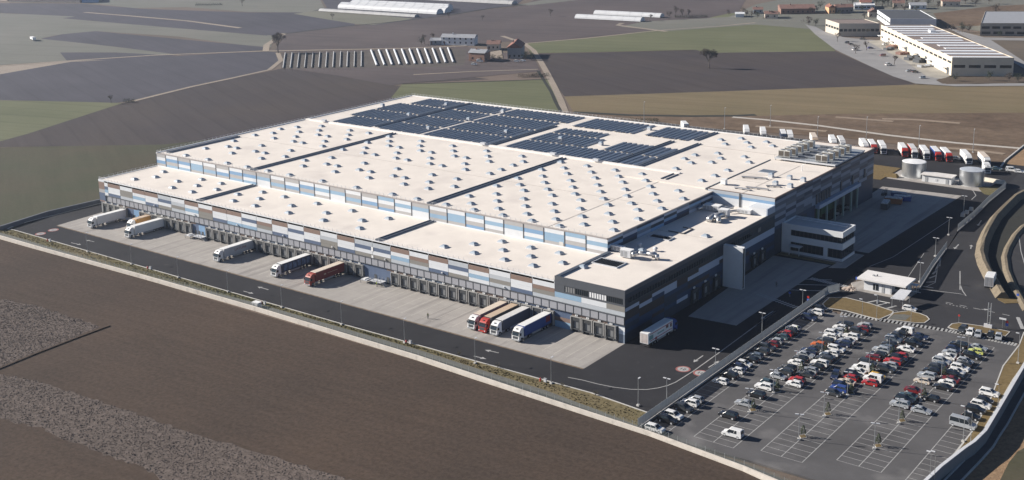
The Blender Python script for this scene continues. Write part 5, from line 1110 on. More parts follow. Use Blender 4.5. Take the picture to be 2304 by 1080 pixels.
for i, (x, y) in enumerate(PLS):
    row = 'middle' if x == 60.9 else 'right' if x == 75.9 else 'left'; k = ordn[i%5]
    pl = thing('tree_planter', f'diamond shaped earth planter, {k} from the near end of the {row} double row', 'planter', (x,y,0), 0, 'planters in the car park')
    MB().prism([(-1.0,0),(0,-1.25),(1.0,0),(0,1.25)],0,.12).build('kerb_ring', KERB, pl); MB().prism([(-.82,0),(0,-1.02),(.82,0),(0,1.02)],.1,.16).build('earth', DRY, pl)
    if not (x == 75.9 and i%5 == 4): conifer(x, y+.1, random.uniform(2.4,2.9) , f'small dark conifer, {k} from the near end of the {row} double row', 40+i)
    lamp(x-.15, y-1.9, 6.0, f'thin twin headed lamp post, {k} from the near end of the {row} double row', True, 'lamp posts in the car park rows', R(20), .045)
# gatehouse --------------------------------------------------------------
g = thing('gatehouse', 'small white flat roofed gatehouse with barrier canopy by the car park entrance', 'gatehouse', (35.8,75.6,0))
MB().box(.6,8.6,.2,6.9,0,3.3).box(8.6,12.6,3.5,6.9,0,3.3).build('wall', OFW, g)
MB().frus(-1.2,13.4,-.9,7.8,3.35,3.85).build('roof', mat('gatehouse_roof',(.72,.70,.68),.6,var=.05), g)
MB().box(3.4,5.0,.12,.24,.6,2.5).build('window', GLASS, g); MB().box(6.0,6.8,.12,.24,.0,2.4).build('door', GREYP, g); MB().box(8.9,12.4,3.4,3.52,.9,2.7).build('window', GLASS, g)
for x in (4.15,): MB().box(x-.05,x+.05,.08,.14,.6,2.5).build('window_bar', OFW, g)
MB().box(12.2,12.4,.2,.4,0,3.35).build('post', OFW, g); MB().box(8.7,8.9,.2,.4,0,3.35).build('post', OFW, g); MB().box(2,2.6,3,3.6,3.85,4.2).build('roof_vent', GREYP, g); MB().box(3.2,3.5,3.4,3.7,3.85,4.4).build('roof_vent', DGREY, g)
struct('pavement', MB().prism([(34.2,74),(49.9,73.6),(50.2,84),(33.6,84.3),(31.0,79.6)], -.2, .14), CONC)
c = at(2026,686); cn = thing('entrance_canopy', 'small sloping pale canopy roof over the barrier lane by the gatehouse', 'canopy', (c.x,c.y,0))
MB().add([(-1.9,-3.3,2.5),(1.7,-2.7,2.5),(1.9,3.4,3.6),(-1.3,3.0,3.6),(-1.9,-3.3,2.62),(1.7,-2.7,2.62),(1.9,3.4,3.72),(-1.3,3.0,3.72)],[(3,2,1,0),(4,5,6,7),(0,1,5,4),(1,2,6,5),(2,3,7,6),(3,0,4,7)]).build('roof', LGREY, cn)
for p in ((-1.5,-2.8),(1.4,-2.4),(1.5,2.9),(-1.1,2.6)): MB().box(p[0]-.06,p[0]+.06,p[1]-.06,p[1]+.06,0,3.0).build('post', GALV, cn)
ra = at(1912,650); rp = thing('rubble_heap', 'pale heap of stones and rubble left of the gatehouse', 'rubble heap', (ra.x,ra.y,0))
random.seed(9); rb = MB()
for i in range(90):
    a = random.uniform(0,6.28); r = 2.0*random.random(); h = .7*(1-r/2.2)*random.uniform(.5,1.2); s = random.uniform(.15,.4); x_, y_ = r*math.cos(a), r*math.sin(a)
    rb.frus(x_-s,x_+s,y_-s,y_+s,-.05,h+.1,s*.4,s*.3,s*.35,s*.45)
rb.build('stones', mat('pale_rubble',(.46,.38,.32),.9,var=.3,sc=2), rp)['kind'] = 'stuff'
# barrier, turnstile cage, signs
for i, (px, lab) in enumerate([((2044,660),'white barrier arm in front of the gatehouse window'),((1974,683),'low barrier post on the lane edge below the gatehouse')]):
    p = at(*px); t = thing('barrier', lab, 'barrier', p); MB().box(-.2,.2,-.2,.2,0,1.1).build('housing', GREYP, t); MB().box(.2,3.6,-.05,.05,.85,.97).build('arm', WHITE, t)
p = at(2044,655); t = thing('turnstile_cage', 'grey steel turnstile cage between gatehouse and fence', 'turnstile', (p.x+1.5,p.y,0))
for x in (-1.2,-.4,.4,1.2):
    for y in (-1,1): MB().box(x-.05,x+.05,y-.05,y+.05,0,2.3).build('bar', GALV, t)
MB().box(-1.3,1.3,-1.1,1.1,2.3,2.4).build('top', LGREY, t)
BLUE = mat('sign_blue', (.05,.11,.45), .5)
def sign(px, label, h, w_, ht, m, second=None, round_=False):
    p = at(*px); t = thing('road_sign', label, 'sign', p, 0, 'signs near the entrance')
    MB().cyl((0,0),.04,0,h,6).build('pole', GALV, t)
    if round_:
        n = 14; MB().add([(w_*math.cos(2*math.pi*i/n),-.06,h-w_+w_*math.sin(2*math.pi*i/n)) for i in range(n)]+[(w_*math.cos(2*math.pi*i/n),-.03,h-w_+w_*math.sin(2*math.pi*i/n)) for i in range(n)],[tuple(range(n)),tuple(range(2*n-1,n-1,-1))]+[((i+1)%n,i,n+i,n+(i+1)%n) for i in range(n)]).build('disc', m, t)
    else: MB().box(-w_,w_,-.06,-.03,h-ht,h).build('board', m, t)
    if second: MB().box(-w_,w_,-.06,-.03,h-ht-.85,h-ht-.1).build('lower_board', second, t)
sign((1818,685),'red and white sign over a blue plate by the yard fence end',2.6,.35,.8,RED,BLUE,True)
sign((1927,640),'small blue sign beside the gatehouse corner',2.4,.3,.8,BLUE)
sign((1777,668),'small blue sign standing in the shaded yard',1.6,.35,.6,BLUE)
sign((2157,726),'thin post with a small red sign at the island tip',2.4,.3,.5,RED,None,True)
sign((2265,741),'red round sign over a blue plate on the right island',2.5,.38,.7,RED,BLUE,True)
sign((2255,738),'pale board on a thin pole at the right island',2.9,.9,.5,LGREY)
sign((2289,680),'small blue sign at the foot of the dark bank',2.6,.35,.7,BLUE)
# red hydrants with white cabinets along the verge
for i, (px, lab) in enumerate([((107,543),'leftmost red hydrant on the front verge'),((332,605),'red hydrant on the verge near the fourth left lamp'),((588,684),'orange red valve beside the pale cabinet on the verge'),((914,772),'red hydrant on the verge in front of the four docked trucks'),((1216,858),'red hydrant on the verge near the warehouse corner')]):
    p = at(*px); t = thing('fire_hydrant', lab, 'hydrant', p, 0, 'red hydrants on the verge')
    MB().cyl((0,0),.2,0,.75,10).build('barrel', RED, t); MB().cyl((0,0),.24,.75,1.0,10,.06).build('cap', RED, t); MB().box(-.36,.36,-.08,.08,.5,.66).build('nozzle', RED, t)
    t = thing('hose_cabinet', lab.replace('red hydrant','grey hose box by the red hydrant').replace('in front of the four docked trucks','before the four trucks').replace('orange red valve','grey cabinet beside the orange valve'), 'cabinet', (p.x+1.3,p.y+.2,0), 0, 'hose cabinets on the verge')
    MB().box(-.35,.35,-.2,.2,.1,1.0).build('case', LGREY, t); MB().box(-.4,.4,-.25,.25,1.0,1.06).build('lid', GREYP, t)
p = at(578,690); t = thing('pump_cabinet', 'pale boxy pump cabinet on the service lane edge', 'cabinet', (p.x,p.y,0)); MB().box(-1.2,1.2,-.8,.8,0,1.4).build('case', LGREY, t); MB().box(-1.3,1.3,-.9,.9,1.4,1.5).build('lid', WHITE, t)
MB().box(-.9,-.1,-.83,-.8,.2,1.2).build('door', GREYP, t)
# shrubs on the verge
def shrub(x, y, h, label, seed, m=None, group='bare shrubs on the verge'):
    random.seed(seed); t = thing('shrub', label, 'shrub', (x,y,0), 0, group); mb = MB(); lv = MB()
    for i in range(14):
        a = random.uniform(0,6.28); d = Vector((math.cos(a)*random.uniform(.1,.5), math.sin(a)*random.uniform(.1,.5), random.uniform(.6,1)))*h
        mb.tube((0,0,0), d, .025, .006, 4)
        for k in range(8):
            c = d*random.uniform(.4,1)+Vector((random.uniform(-.2,.2),random.uniform(-.2,.2),random.uniform(-.1,.1))); s = .1
            lv.add([c+Vector((random.uniform(-s,s),random.uniform(-s,s),random.uniform(-s,s))) for _ in range(3)], [(0,1,2)])
    mb.build('stems', BARK, t); lv.build('leaves', m or SHR, t)
SHR = mat('shrub_foliage', (.09,.08,.035), .8, var=.4, sc=2)
for i, px in enumerate([(118,553),(202,573),(243,584),(1033,800),(1120,828),(1340,890),(1265,870),(700,717)]):
    p = at(*px); shrub(p.x, p.y, random.uniform(1.1,1.9), 'small brownish shrub, '+ordn[i]+' along the front verge', 60+i)
# ------------------------------------------------ dock stair equipment
STL = mat('grey_steel_frame', (.30,.31,.33), .45, .5, var=.08)
def frame_stairs(x, y, label, hi=False):
    t = thing('dock_platform', label, 'platform', (x,y,0), 0, 'steel platforms at the dock gaps')
    MB().box(-5.2,-.4,-2.6,-.2,1.0,1.12).build('deck', LGREY, t)
    for xx in (-5.1,-3.5,-2.0,-.5):
        for yy in (-2.5,-.3): MB().box(xx-.05,xx+.05,yy-.05,yy+.05,0,2.1).build('post', STL, t)
    MB().box(-5.1,-.5,-2.53,-2.47,2.05,2.1).box(-5.1,-.5,-2.53,-2.47,1.55,1.6).build('handrail', STL, t)
    for k in range(5): MB().box(-.3+k*.28,-.02+k*.28,-2.4,-1.2,.82-k*.2,.88-k*.2).build('tread', LGREY, t)
    MB().box(-8.6,-5.6,-3.4,-.9,.9,1.0).build('ramp_table', STL, t)
    for a in (-8.5,-5.7):
        for b in (-3.3,-1.0): MB().box(a-.06,a+.06,b-.06,b+.06,0,.9).build('table_leg', STL, t)
    for k in range(3): MB().box(-8.3+k*.9,-7.6+k*.9,-3.2,-1.2,1.0,1.25+.2*(k%2)).build('pallet', LGREY if k != 1 else WHITE, t)
    return t
frame_stairs(-172.6,-.3,'grey steel platform and stair at the blue door between left dock groups')
frame_stairs(-86.0,-.3,'grey steel tables and platform at the navy dock gap with pallets')
frame_stairs(-212.4,-.3,'grey steel platform behind the ochre box truck at the leftmost door')
# containers and machinery in the shaded back yard
def skip(px, label, L, W_, H_, m, rz):
    p = at(*px); t = thing('skip_container', label, 'skip', p, rz, 'skips in the shaded back yard')
    MB().frus(-L/2,L/2,-W_/2,W_/2,.2,H_,-.3,-.3,0,0).build('tub', m, t)
    for s in (-1,1):
        for k in range(4): MB().box(-L/2+.5+k*L/4.2,-L/2+.62+k*L/4.2,s*W_/2-.06,s*W_/2+.06,.3,H_).build('rib', m, t)
    MB().box(-L/2+.1,L/2-.1,-W_/2+.15,W_/2-.15,H_-.1,H_+.35).build('load', mat('scrap_load_'+m.name, tuple(c*.6+.03 for c in m.node_tree.nodes['Principled BSDF'].inputs[0].default_value[:3]), .9, var=.5, sc=1.2), t)
skip((1992,468),'black open skip nearest the office in the shaded back yard',6,2.5,2.3,DGREY,R(100))
skip((2010,458),'rusty orange skip beside the blue ones in the shaded back yard',6,2.5,2.2,cpaint('skip_orange',(.3,.12,.05)),R(10))
skip((2030,452),'blue skip with scrap in the shaded back yard',6,2.5,1.9,tB,R(20))
skip((2022,444),'second blue skip furthest back in the shaded yard',5,2.4,1.8,cpaint('skip_blue_dark',(.03,.06,.18)),R(5))
def forklift(px, label, m, rz):
    p = at(*px); t = thing('forklift', label, 'forklift', p, rz, 'machines in the yard')
    MB().frus(-1.2,.7,-.55,.55,.35,1.2,.15,.1,.05,.05).build('body', m, t); MB().box(-.6,.5,-.5,.5,2.05,2.15).build('overhead_guard', DGREY, t)
    for a in (-.55,.45):
        for b in (-.45,.45): MB().box(a-.04,a+.04,b-.04,b+.04,1.1,2.05).build('pillar', DGREY, t)
    for b in (-.35,.35): MB().box(.78,.9,b-.06,b+.06,.1,2.9).build('mast', DGREY, t); MB().box(.9,2.0,b-.07,b+.07,.1,.16).build('fork', STL, t)
    for a in (-.8,.45):
        for s in (-1,1): link('wheel', wheel_big(.32), t, (a,s*.5,.32), R(90))
forklift((1990,440),'dark forklift under the edge of the shaded canopy',DGREY,R(60)); forklift((1884,485),'pale small machine standing by the green wall columns',GREYP,R(30)); forklift((1908,472),'white low machine with flat bed beside the column',LGREY,R(-10))
# workers -----------------------------------------------------------------
def person(px, label, vest, rz=0, trousers=(.03,.035,.05), pt=None):
    p = pt or at(*px); t = thing('person', label, 'person', (p[0],p[1],.012), rz, 'people on foot')
    J = [(0,0,.95),(0,0,1.18),(0,0,1.42),(0,0,1.52),(.10,0,.92),(.12,.03,.5),(.12,.0,.07),(.12,.16,.04),(-.10,0,.92),(-.12,-.08,.5),(-.12,-.16,.07),(-.12,-.02,.04),(.2,0,1.42),(.27,.02,1.14),(.28,.12,.90),(-.2,0,1.42),(-.27,-.02,1.14),(-.28,.08,.90)]
    rd = [.13,.12,.12,.055,.09,.065,.045,.04,.09,.065,.045,.04,.06,.045,.035,.06,.045,.035]
    ed = [(0,1),(1,2),(2,3),(0,4),(4,5),(5,6),(6,7),(0,8),(8,9),(9,10),(10,11),(2,12),(12,13),(13,14),(2,15),(15,16),(16,17)]
    mb = MB()
    for a, b in ed: mb.tube(J[a], J[b], rd[a]*1.05, rd[b]*1.05, 8, 1 if a in (0,4,5,8,9,6,10) and b > 3 and b < 12 else 0)
    for i, (q, r) in enumerate(zip(J, rd)):
        m = 1 if 4 <= i <= 11 else 0
        mb.cyl(q, r*.7, q[2]-r, q[2], 8, r, m); mb.cyl(q, r, q[2], q[2]+r, 8, r*.5, m)
    for s in (-1,1):
        h = Vector((s*.285,.13 if s>0 else .09,.82)); mb.frus(h.x-.03,h.x+.03,h.y-.045,h.y+.045,h.z-.06,h.z+.06,.005,.005,.005,.005,m=2)
        for k in range(4): mb.tube((h.x,h.y-.035+k*.023,h.z-.05),(h.x+s*-.015,h.y-.02+k*.023,h.z-.12+abs(k-1.5)*.01),.009,.007,5,2)
        mb.tube((h.x,h.y+.045,h.z+.02),(h.x-s*.02,h.y+.07,h.z-.05),.011,.008,5,2)
    # head with nose, ears, face
    mb.cyl((0,.01),.07,1.54,1.60,10,.1,2); mb.cyl((0,.01),.1,1.60,1.70,10,.1,2); mb.cyl((0,.01),.1,1.70,1.78,10,.05,3)
    mb.frus(-.015,.015,.1,.14,1.62,1.67,0,0,0,.03,2)
    for s in (-1,1): mb.box(s*.1-.012,s*.1+.012,-.01,.03,1.61,1.67,2); mb.box(s*.035-.012,s*.035+.012,.105,.112,1.665,1.68,3)
    mb.box(-.03,.03,.104,.110,1.60,1.607,1)
    mb.build('body', [vest, mat('dark_trousers',trousers,.8), mat('skin',(.42,.26,.19),.6), mat('dark_hair',(.03,.022,.018),.7)], t)
HIV = mat('hi_vis_yellow', (.42,.56,.06), .6); GRC = mat('dark_green_jacket', (.10,.14,.05), .8)
person((963,717),'person in dark green clothes walking across the open concrete apron',GRC,R(40))
person((848,645),'person in yellow hi vis vest beside the steel tables at the dock gap',HIV,R(120))
person((1793,746),'person in yellow green vest behind a white car by the fence',HIV,R(-60))
person((1747,646),'dark dressed person standing in the shaded dock yard',DGREY,R(10))
# silver tanks and pump house ------------------------------------------------
ZINC = mat('corrugated_zinc', (.52,.54,.56), .32, .85, var=.12, sc=.9, stretch=(1,1,.25))
def tank(x, y, r, h, label, roofm):
    t = thing('water_tank', label, 'tank', (x,y,0), 0, 'silver water tanks'); n = 72; mb = MB(); lev = 13
    v = []; f = []
    for j in range(lev*2+1):
        z = h*j/(lev*2); rr = r+(.03 if j%2 else -.03)
        v += [(rr*math.cos(2*math.pi*i/n), rr*math.sin(2*math.pi*i/n), z) for i in range(n)]
    for j in range(lev*2):
        for i in range(n): f.append((j*n+i, j*n+(i+1)%n, (j+1)*n+(i+1)%n, (j+1)*n+i))
    mb.add(v, f); mb.build('shell', ZINC, t, True)
    MB().cyl((0,0),r+.08,h,h+.12,n,r-.3).cyl((0,0),r-.3,h+.12,h+.4,n,.3).build('roof', roofm, t)
    MB().cyl((0,0),r+.35,-.2,.18,48).build('base_ring', KERB, t)
    a = R(-52); l = MB()
    for s in (-.22,.22): l.box(s-.025,s+.025,-r-.3,-r-.25,0,h+.6)
    for k in range(14): l.box(-.22,.22,-r-.29,-r-.26,.3+k*.42,.34+k*.42)
    lo = l.build('ladder', GALV, t); lo.rotation_euler.z = R(60)
    MB().cyl((r+.2,0),.09,.1,h,8).build('pipe', GALV, t)
tank(2.0,220.4,4.7,6.3,'left silver corrugated water tank with bright white roof',mat('tank_roof_white',(.78,.78,.78),.5))
tank(25.4,219.2,4.6,6.2,'right silver corrugated water tank with grey roof beside the fence',mat('tank_roof_grey',(.42,.45,.49),.5))
ph = thing('pump_house', 'small white flat roofed pump house between the two silver tanks', 'pump house', (7.4,213.6,0))
MB().box(.2,11.8,.2,5.0,0,2.9).build('wall', OFW, ph); MB().frus(-.3,12.3,-.4,5.5,2.9,3.2).build('roof', mat('pump_roof',(.66,.63,.60),.6), ph)
for x in (1.4,9.6): MB().box(x,x+1.1,.1,.24,0,2.1).build('door', GREYP, ph)
MB().box(5.4,6.4,.1,.24,.9,1.8).build('louvre', LGREY, ph)
struct('pavement', MB().prism([(-6,211.5),(32,210),(33,226),(-6,228)], -.2, .10), CONC)
struct('grass_island', MB().prism([(-26,206),(-7,207.5),(-7,231),(-30,232)], -.2, .12), DRY)
struct('grass_island', MB().prism(pxw([(2215,437),(2205,428),(2200,420),(2248,421),(2252,424),(2230,440)]), -.2, .12), GRASS)
sb = MB().frus(-3,3,-1.6,1.6,0,1.5,.8,.8,.9,.9).build('earth_bank', DRY); sb.location = at(2005,398); sb['kind'] = 'structure'
sb = MB().frus(-6,6,-1.0,1.0,0,1.4,.5,.5,.6,.6).build('earth_bank', mat('pale_slab',(.6,.55,.46),.9)); sb.location = at(2230,409); sb.rotation_euler.z = R(-12); sb['kind'] = 'structure'
# ------------------------------------------------ roof plant
def acunit(x, y, z, rz, label, L=4.4, W_=2.2, H_=2.75):
    t = thing('air_conditioner', label, 'air conditioner', (x,y,z), rz, 'air conditioners on the roof platform')
    MB().box(-L/2,L/2,-W_/2,W_/2,.35,H_).build('casing', ACW, t)
    for a in (-L/4-.02,L/4+.02): MB().box(a-L/4+.14,a+L/4-.14,-W_/2-.03,-W_/2+.02,.55,H_-.25).build('coil', COIL, t)
    for a in (-L/4,L/4): MB().cyl((a,0),.75,H_,H_+.22,16).build('fan_ring', GREYP, t)
    for a in (-L/2+.2,L/2-.2):
        for b in (-W_/2+.15,W_/2-.15): MB().box(a-.08,a+.08,b-.08,b+.08,0,.35).build('leg', STL, t)
ACW = mat('ac_casing_cream', (.60,.59,.55), .5, var=.05); COIL = mat('ac_coil_brown', (.10,.085,.07), .7, var=.3, sc=4)
pl = thing('steel_platform', 'raised steel platform on the roof carrying rows of air conditioners', 'platform', (-23.6,142,19.2))
MB().box(0,23.2,0,28.5,.9,1.05).build('deck', mat('platform_deck',(.34,.37,.40),.5,.3,var=.12), pl)
MB().box(-.1,23.3,-.1,.05,.6,1.15).box(23.2,23.35,.05,28.5,.6,1.15).build('edge_beam', LGREY, pl)
for x in (.3,4,8,12,16,20,23):
    for y in (.3,9.5,19,28): MB().box(x-.12,x+.12,y-.12,y+.12,-.02,.9).build('leg', STL, pl)
rl = MB()
for x in range(0,24,2): rl.box(x-.03,x+.03,.0,.06,1.05,2.05)
rl.box(0,23.2,.0,.06,2.0,2.06); rl.build('railing', GALV, pl)['kind'] = 'stuff'
nA = 0
for cx_, nm in ((-20.4,'left'),(-6.0,'right')):
    for k in range(5):
        if nm == 'right' and k > 4: continue
        acunit(cx_+.15*k, 144.0+k*4.9, 20.25, R(3), f'cream air conditioner, {ordn[k]} from the front in the {nm} platform row')
for i, (x, y, L) in enumerate([(-13.2,147,7),(-13.4,152,7.5),(-13,157,7),(-12.6,162.5,6),(-14,167,5)]):
    t = thing('roof_duct', f'grey pipe run between the air conditioner rows, {ordn[i]} from the front', 'duct', (x,y,20.25), 0, 'pipe runs on the platform')
    MB().box(-L/2,L/2,-.35,.35,.3,.75).build('trunking', STL, t); MB().box(-L/2,L/2,.8,1.0,.2,.45).build('pipe', GALV, t)
    for a in (-L/2+.3,0,L/2-.3): MB().box(a-.06,a+.06,-.3,.9,0,.3).build('support', DGREY, t)
def ahu(x, y, z, rz, label, L, W_, H_, ducts):
    t = thing('air_handler', label, 'air handler', (x,y,z), rz, 'air handlers on the corner roof')
    MB().box(-L/2,L/2,-W_/2,W_/2,.3,H_).build('casing', LGREY, t); MB().box(-L/2-.05,L/2+.05,-W_/2-.05,W_/2+.05,H_,H_+.1).build('lid', WHITE, t)
    for k in range(int(L/1.2)): MB().box(-L/2+.2+k*1.2,-L/2+1.1+k*1.2,-W_/2-.03,-W_/2,.5,H_-.25).build('access_door', GREYP, t)
    for a, b, r in ducts: MB().tube(a, b, r, n=14).build('duct', FOIL, t, True)
FOIL = mat('duct_foil', (.55,.55,.55), .3, .7, var=.2, sc=1.5)
ahu(-15.2,25.6,14.45,R(2),'white air handler with curved silver ducts behind the front plant well',3.4,2.2,2.4,[((1.7,0,1.2),(3.6,.3,1.9),.65),((3.6,.3,1.9),(5.6,1.6,1.6),.6),((5.6,1.6,1.6),(8.4,2.4,1.6),.6),((8.4,2.4,1.6),(8.6,2.4,.2),.65),((2.6,-.9,1.0),(2.6,-.9,2.2),.5),((7.0,2.9,.4),(7.2,2.9,2.0),.55)])
ahu(-11.6,79.0,14.45,R(5),'boxy white air handler with dark intake in the middle of the corner roof',3.0,2.4,2.5,[((.6,-2.0,1.2),(-1.6,-5.0,1.2),.9),((-1.6,-5.0,1.2),(-1.8,-8.5,.8),.95),((-1.6,-5,1.2),(.8,-6.5,1.2),.8),((.8,-6.5,1.2),(1.4,-8.0,.4),.75)])
ahu(-7.6,85.6,14.45,R(0),'long pale duct unit near the white stair head on the corner roof',4.6,1.6,1.5,[((-2.3,0,.9),(-4.6,-3.0,.8),.35)])
ahu(-18.4,84.0,14.45,R(4),'grey duct bank in the shade at the back of the corner roof',5.5,3.0,1.8,[((2.7,0,1),(5,1,1),.5),((2.7,1.0,1),(6,3,1),.5),((-2.7,0,1),(-3.4,-4,1),.45)])
ahu(-20.6,29.0,14.45,R(0),'row of dark condenser boxes against the hall wall on the corner roof',4.4,1.4,1.7,[])
for i, (x, y) in enumerate([(-17.5,36.5),(-11.4,35.2)]):
    t = thing('roof_vent', ['small round roof vent in the shade behind the air handler','small white roof vent at the shadow edge of the corner roof'][i], 'vent', (x,y,14.45), 0, 'roof vents')
    MB().cyl((0,0),.5,0,.9,14).build('pipe', LGREY, t); MB().cyl((0,0),.8,.9,1.3,14,.3).build('cap', LGREY, t)
t = thing('cable_tray', 'bent dark cable tray lying in the shaded part of the corner roof', 'cable tray', (-18.4,54.8,14.45)); MB().box(0,5.2,0,.25,.05,.3).build('tray', DGREY, t); MB().box(5.2,5.45,0,6.2,.05,.3).build('tray', DGREY, t); MB().box(1.8,5.2,6.0,6.2,.05,.3).build('tray', DGREY, t)
for i, (x, y, l) in enumerate([(-17,96.5,6),(-14,99,8),(-21.5,111,9),(-9,104,5)]):
    t = thing('roof_pipe', f'silver pipework on the high roof, {ordn[i]} from the front', 'pipework', (x,y,19.2), R(8*i), 'pipework on the high roof')
    MB().tube((0,0,.5),(l,0,.5),.22,n=8).build('pipe', FOIL, t); MB().tube((0,.9,.4),(l*.8,.9,.4),.16,n=8).build('pipe', GALV, t)
    for a in (.4,l/2,l-.4): MB().box(a-.08,a+.08,-.2,1.1,0,.32).build('support', STL, t)
t = thing('roof_cabinet', 'white cabinet standing at the dark gutter of the high roof', 'cabinet', (-22.4,99.5,19.2)); MB().box(-.9,.9,-.8,.8,.2,1.9).build('case', WHITE, t); MB().box(-1.0,1.0,-.9,.9,1.9,2.0).build('lid', WHITE, t)
t = thing('roof_hatch', 'dark grated hatch lying flat on the high roof', 'hatch', (-18,124,19.2)); MB().box(-2.6,2.6,-2.2,2.2,0,.25).build('frame', LGREY, t); MB().box(-2.4,2.4,-2,2,.25,.3).build('grate', GUT, t)
t = thing('chimney_pipe', 'thin white bent vent pipe on the high roof', 'pipe', (-8.2,131.5,19.2)); MB().tube((0,0,0),(0,0,2.2),.12).build('pipe', WHITE, t); MB().tube((0,0,2.2),(1.0,0,2.4),.12).build('elbow', WHITE, t)
# light bollard blocks, cones in the open fence gap
for i, px in enumerate([(2166,487),(2175,481),(2185,474)]):
    p = at(*px); t = thing('concrete_block', 'pale concrete block, '+ordn[i]+' from the left in the fence gap', 'block', p, 0, 'blocks in the fence gap'); MB().frus(-.7,.7,-.6,.6,0,1.3,.1,.1,.1,.1).build('block', KERB, t)
p = at(2121,563); t = thing('traffic_cone', 'orange marker at the foot of the grey fence by the access road', 'cone', (p.x+.4,p.y-.6,0)); MB().cyl((0,0),.55,.1,1.3,12,.2).build('cone', mat('cone_orange',(.7,.14,.04),.6), t); MB().box(-.6,.6,-.6,.6,0,.1).build('foot', mat('cone_orange',(.7,.14,.04),.6), t)
p = at(2142,680); 
# ================================================================ FAR BUILDINGS AND TREES
STU = mat('cream_precast', (.60,.53,.42), .75, var=.06, sc=.15); RFB = mat('roof_brown', (.22,.175,.155), .75, var=.1, sc=.2); RFW = mat('roof_white_strip', (.66,.68,.71), .6, var=.05, sc=.3)
TILE = mat('red_roof_tile', (.22,.095,.07), .8, var=.2, sc=.5); TILED = mat('old_roof_tile', (.19,.11,.09), .85, var=.25, sc=.4); BRICK = mat('brick_wall', (.24,.14,.105), .85, var=.15, sc=.5)
PLAS = mat('cream_plaster', (.58,.49,.40), .8, var=.1, sc=.3); WPL = mat('white_plaster', (.62,.64,.66), .8, var=.08, sc=.3); GRF = mat('grey_corrugated_roof', (.30,.31,.33), .6, var=.12, sc=.3)
ORG = mat('ochre_plaster', (.62,.36,.20), .8, var=.08, sc=.3)
class Foot:                              # a footprint from three ground points seen in the photo: near-left, near-right, far-left
    def __init__(s, a, b, c):
        s.o = at(*a); s.u = at(*b)-s.o; s.v = at(*c)-s.o; s.L = s.u.length; s.D = s.v.length; s.ux = s.u.normalized(); s.vx = s.v.normalized()
    def p(s, x, y, z): return s.ux*x+s.vx*y+Vector((0,0,z))
    def block(s, mb, x0, x1, y0, y1, z0, z1):
        return mb.add([s.p(x0,y0,z0),s.p(x1,y0,z0),s.p(x1,y1,z0),s.p(x0,y1,z0),s.p(x0,y0,z1),s.p(x1,y0,z1),s.p(x1,y1,z1),s.p(x0,y1,z1)],
              [(0,3,2,1),(4,5,6,7),(0,1,5,4),(1,2,6,5),(2,3,7,6),(3,0,4,7)])
    def blk(s, name, m, par, *d): return s.block(MB(), *d).build(name, m, par)
def flat_building(fp, H, label, wallm, roofm, cat='factory', name='factory_building', strips=0, wins=None, sidewins=None, group='industrial halls'):
    t = thing(name, label, cat, fp.o, 0, group); L, D = fp.L, fp.D
    fp.blk('wall', wallm, t, 0, L, 0, D, -.3, H-.25); r = fp.blk('roof', roofm, t, .4, L-.4, .4, D-.4, H-.25, H-.02)
    for d in ((0,L,0,.4),(0,L,D-.4,D),(0,.4,.4,D-.4),(L-.4,L,.4,D-.4)): fp.blk('parapet', wallm, t, *d, H-.24, H+.35)
    for k in range(strips):
        y0 = 1+(D-2)*k/strips; w_ = (D-2)/strips
        fp.blk('roof_strip', RFW, r, 1+random.choice([0,0,.25])*L*.8, L-1-random.choice([0,0,.2])*L*.5, y0, y0+w_*random.uniform(.35,.6), H-.02, H+.28)
    for (z0, z1, n) in wins or []:
        for k in range(n): fp.blk('window', GLASS, t, (k+.12)*L/n, (k+.88)*L/n, -.08, .1, z0, z1)
    for (z0, z1, n, side) in sidewins or []:
        for k in range(n):
            x = (-.08,.1) if side == 0 else (L-.1, L+.08)
            fp.blk('window', GLASS, t, x[0], x[1], (k+.12)*D/n, (k+.88)*D/n, z0, z1)
    return t
random.seed(31)
fb = Foot((2140,170),(2279,171),(1981,89))
hA = 11.0
t = flat_building(fb, hA, 'long cream industrial hall with brown and white striped roof at the upper right', STU, RFB, strips=13, wins=[(4.8,6.6,4)], sidewins=[(7.3,8.6,18,0)])
for k in range(11):
    y = (k+.3)*fb.D/11
    fb.blk('door' if k%3 else 'loading_bay', WPL if k%3 else DGREY, t, -.12, .05, y, y+fb.D/40, 0, 4.2)
    if k%2 == 0: fb.blk('awning', WPL, t, -3.0, -.1, y+3, y+9, 3.4, 3.7)
fb.blk('roof_unit', LGREY, t, fb.L*.62, fb.L*.72, fb.D*.72, fb.D*.76, hA, hA+1.8)
f2 = Foot((1887,81),(1978,80.5),(1857,70.5)); flat_building(f2, 9.5, 'square hall with shaded dark front and sunlit cream side left of the long hall', mat('grey_precast',(.50,.45,.38),.8,var=.05), RFB, wins=[(3.5,5.5,9)], sidewins=[(4.5,6.2,5,0)])
f3 = Foot((2002,62),(2106,63),(1973,41)); flat_building(f3, 7, 'low dark roofed hall with a white end wall behind the striped roof hall', WPL, mat('dark_slate_roof',(.075,.078,.085),.7,var=.15), sidewins=[(3,4.5,8,0)])
f4 = Foot((2205,79),(2420,80),(2215,50)); flat_building(f4, 9.0, 'beige two storey works building with window bands at the right edge', mat('beige_precast',(.40,.35,.29),.8,var=.06), GRF, wins=[(5.0,6.8,9),(.8,2.8,8)])
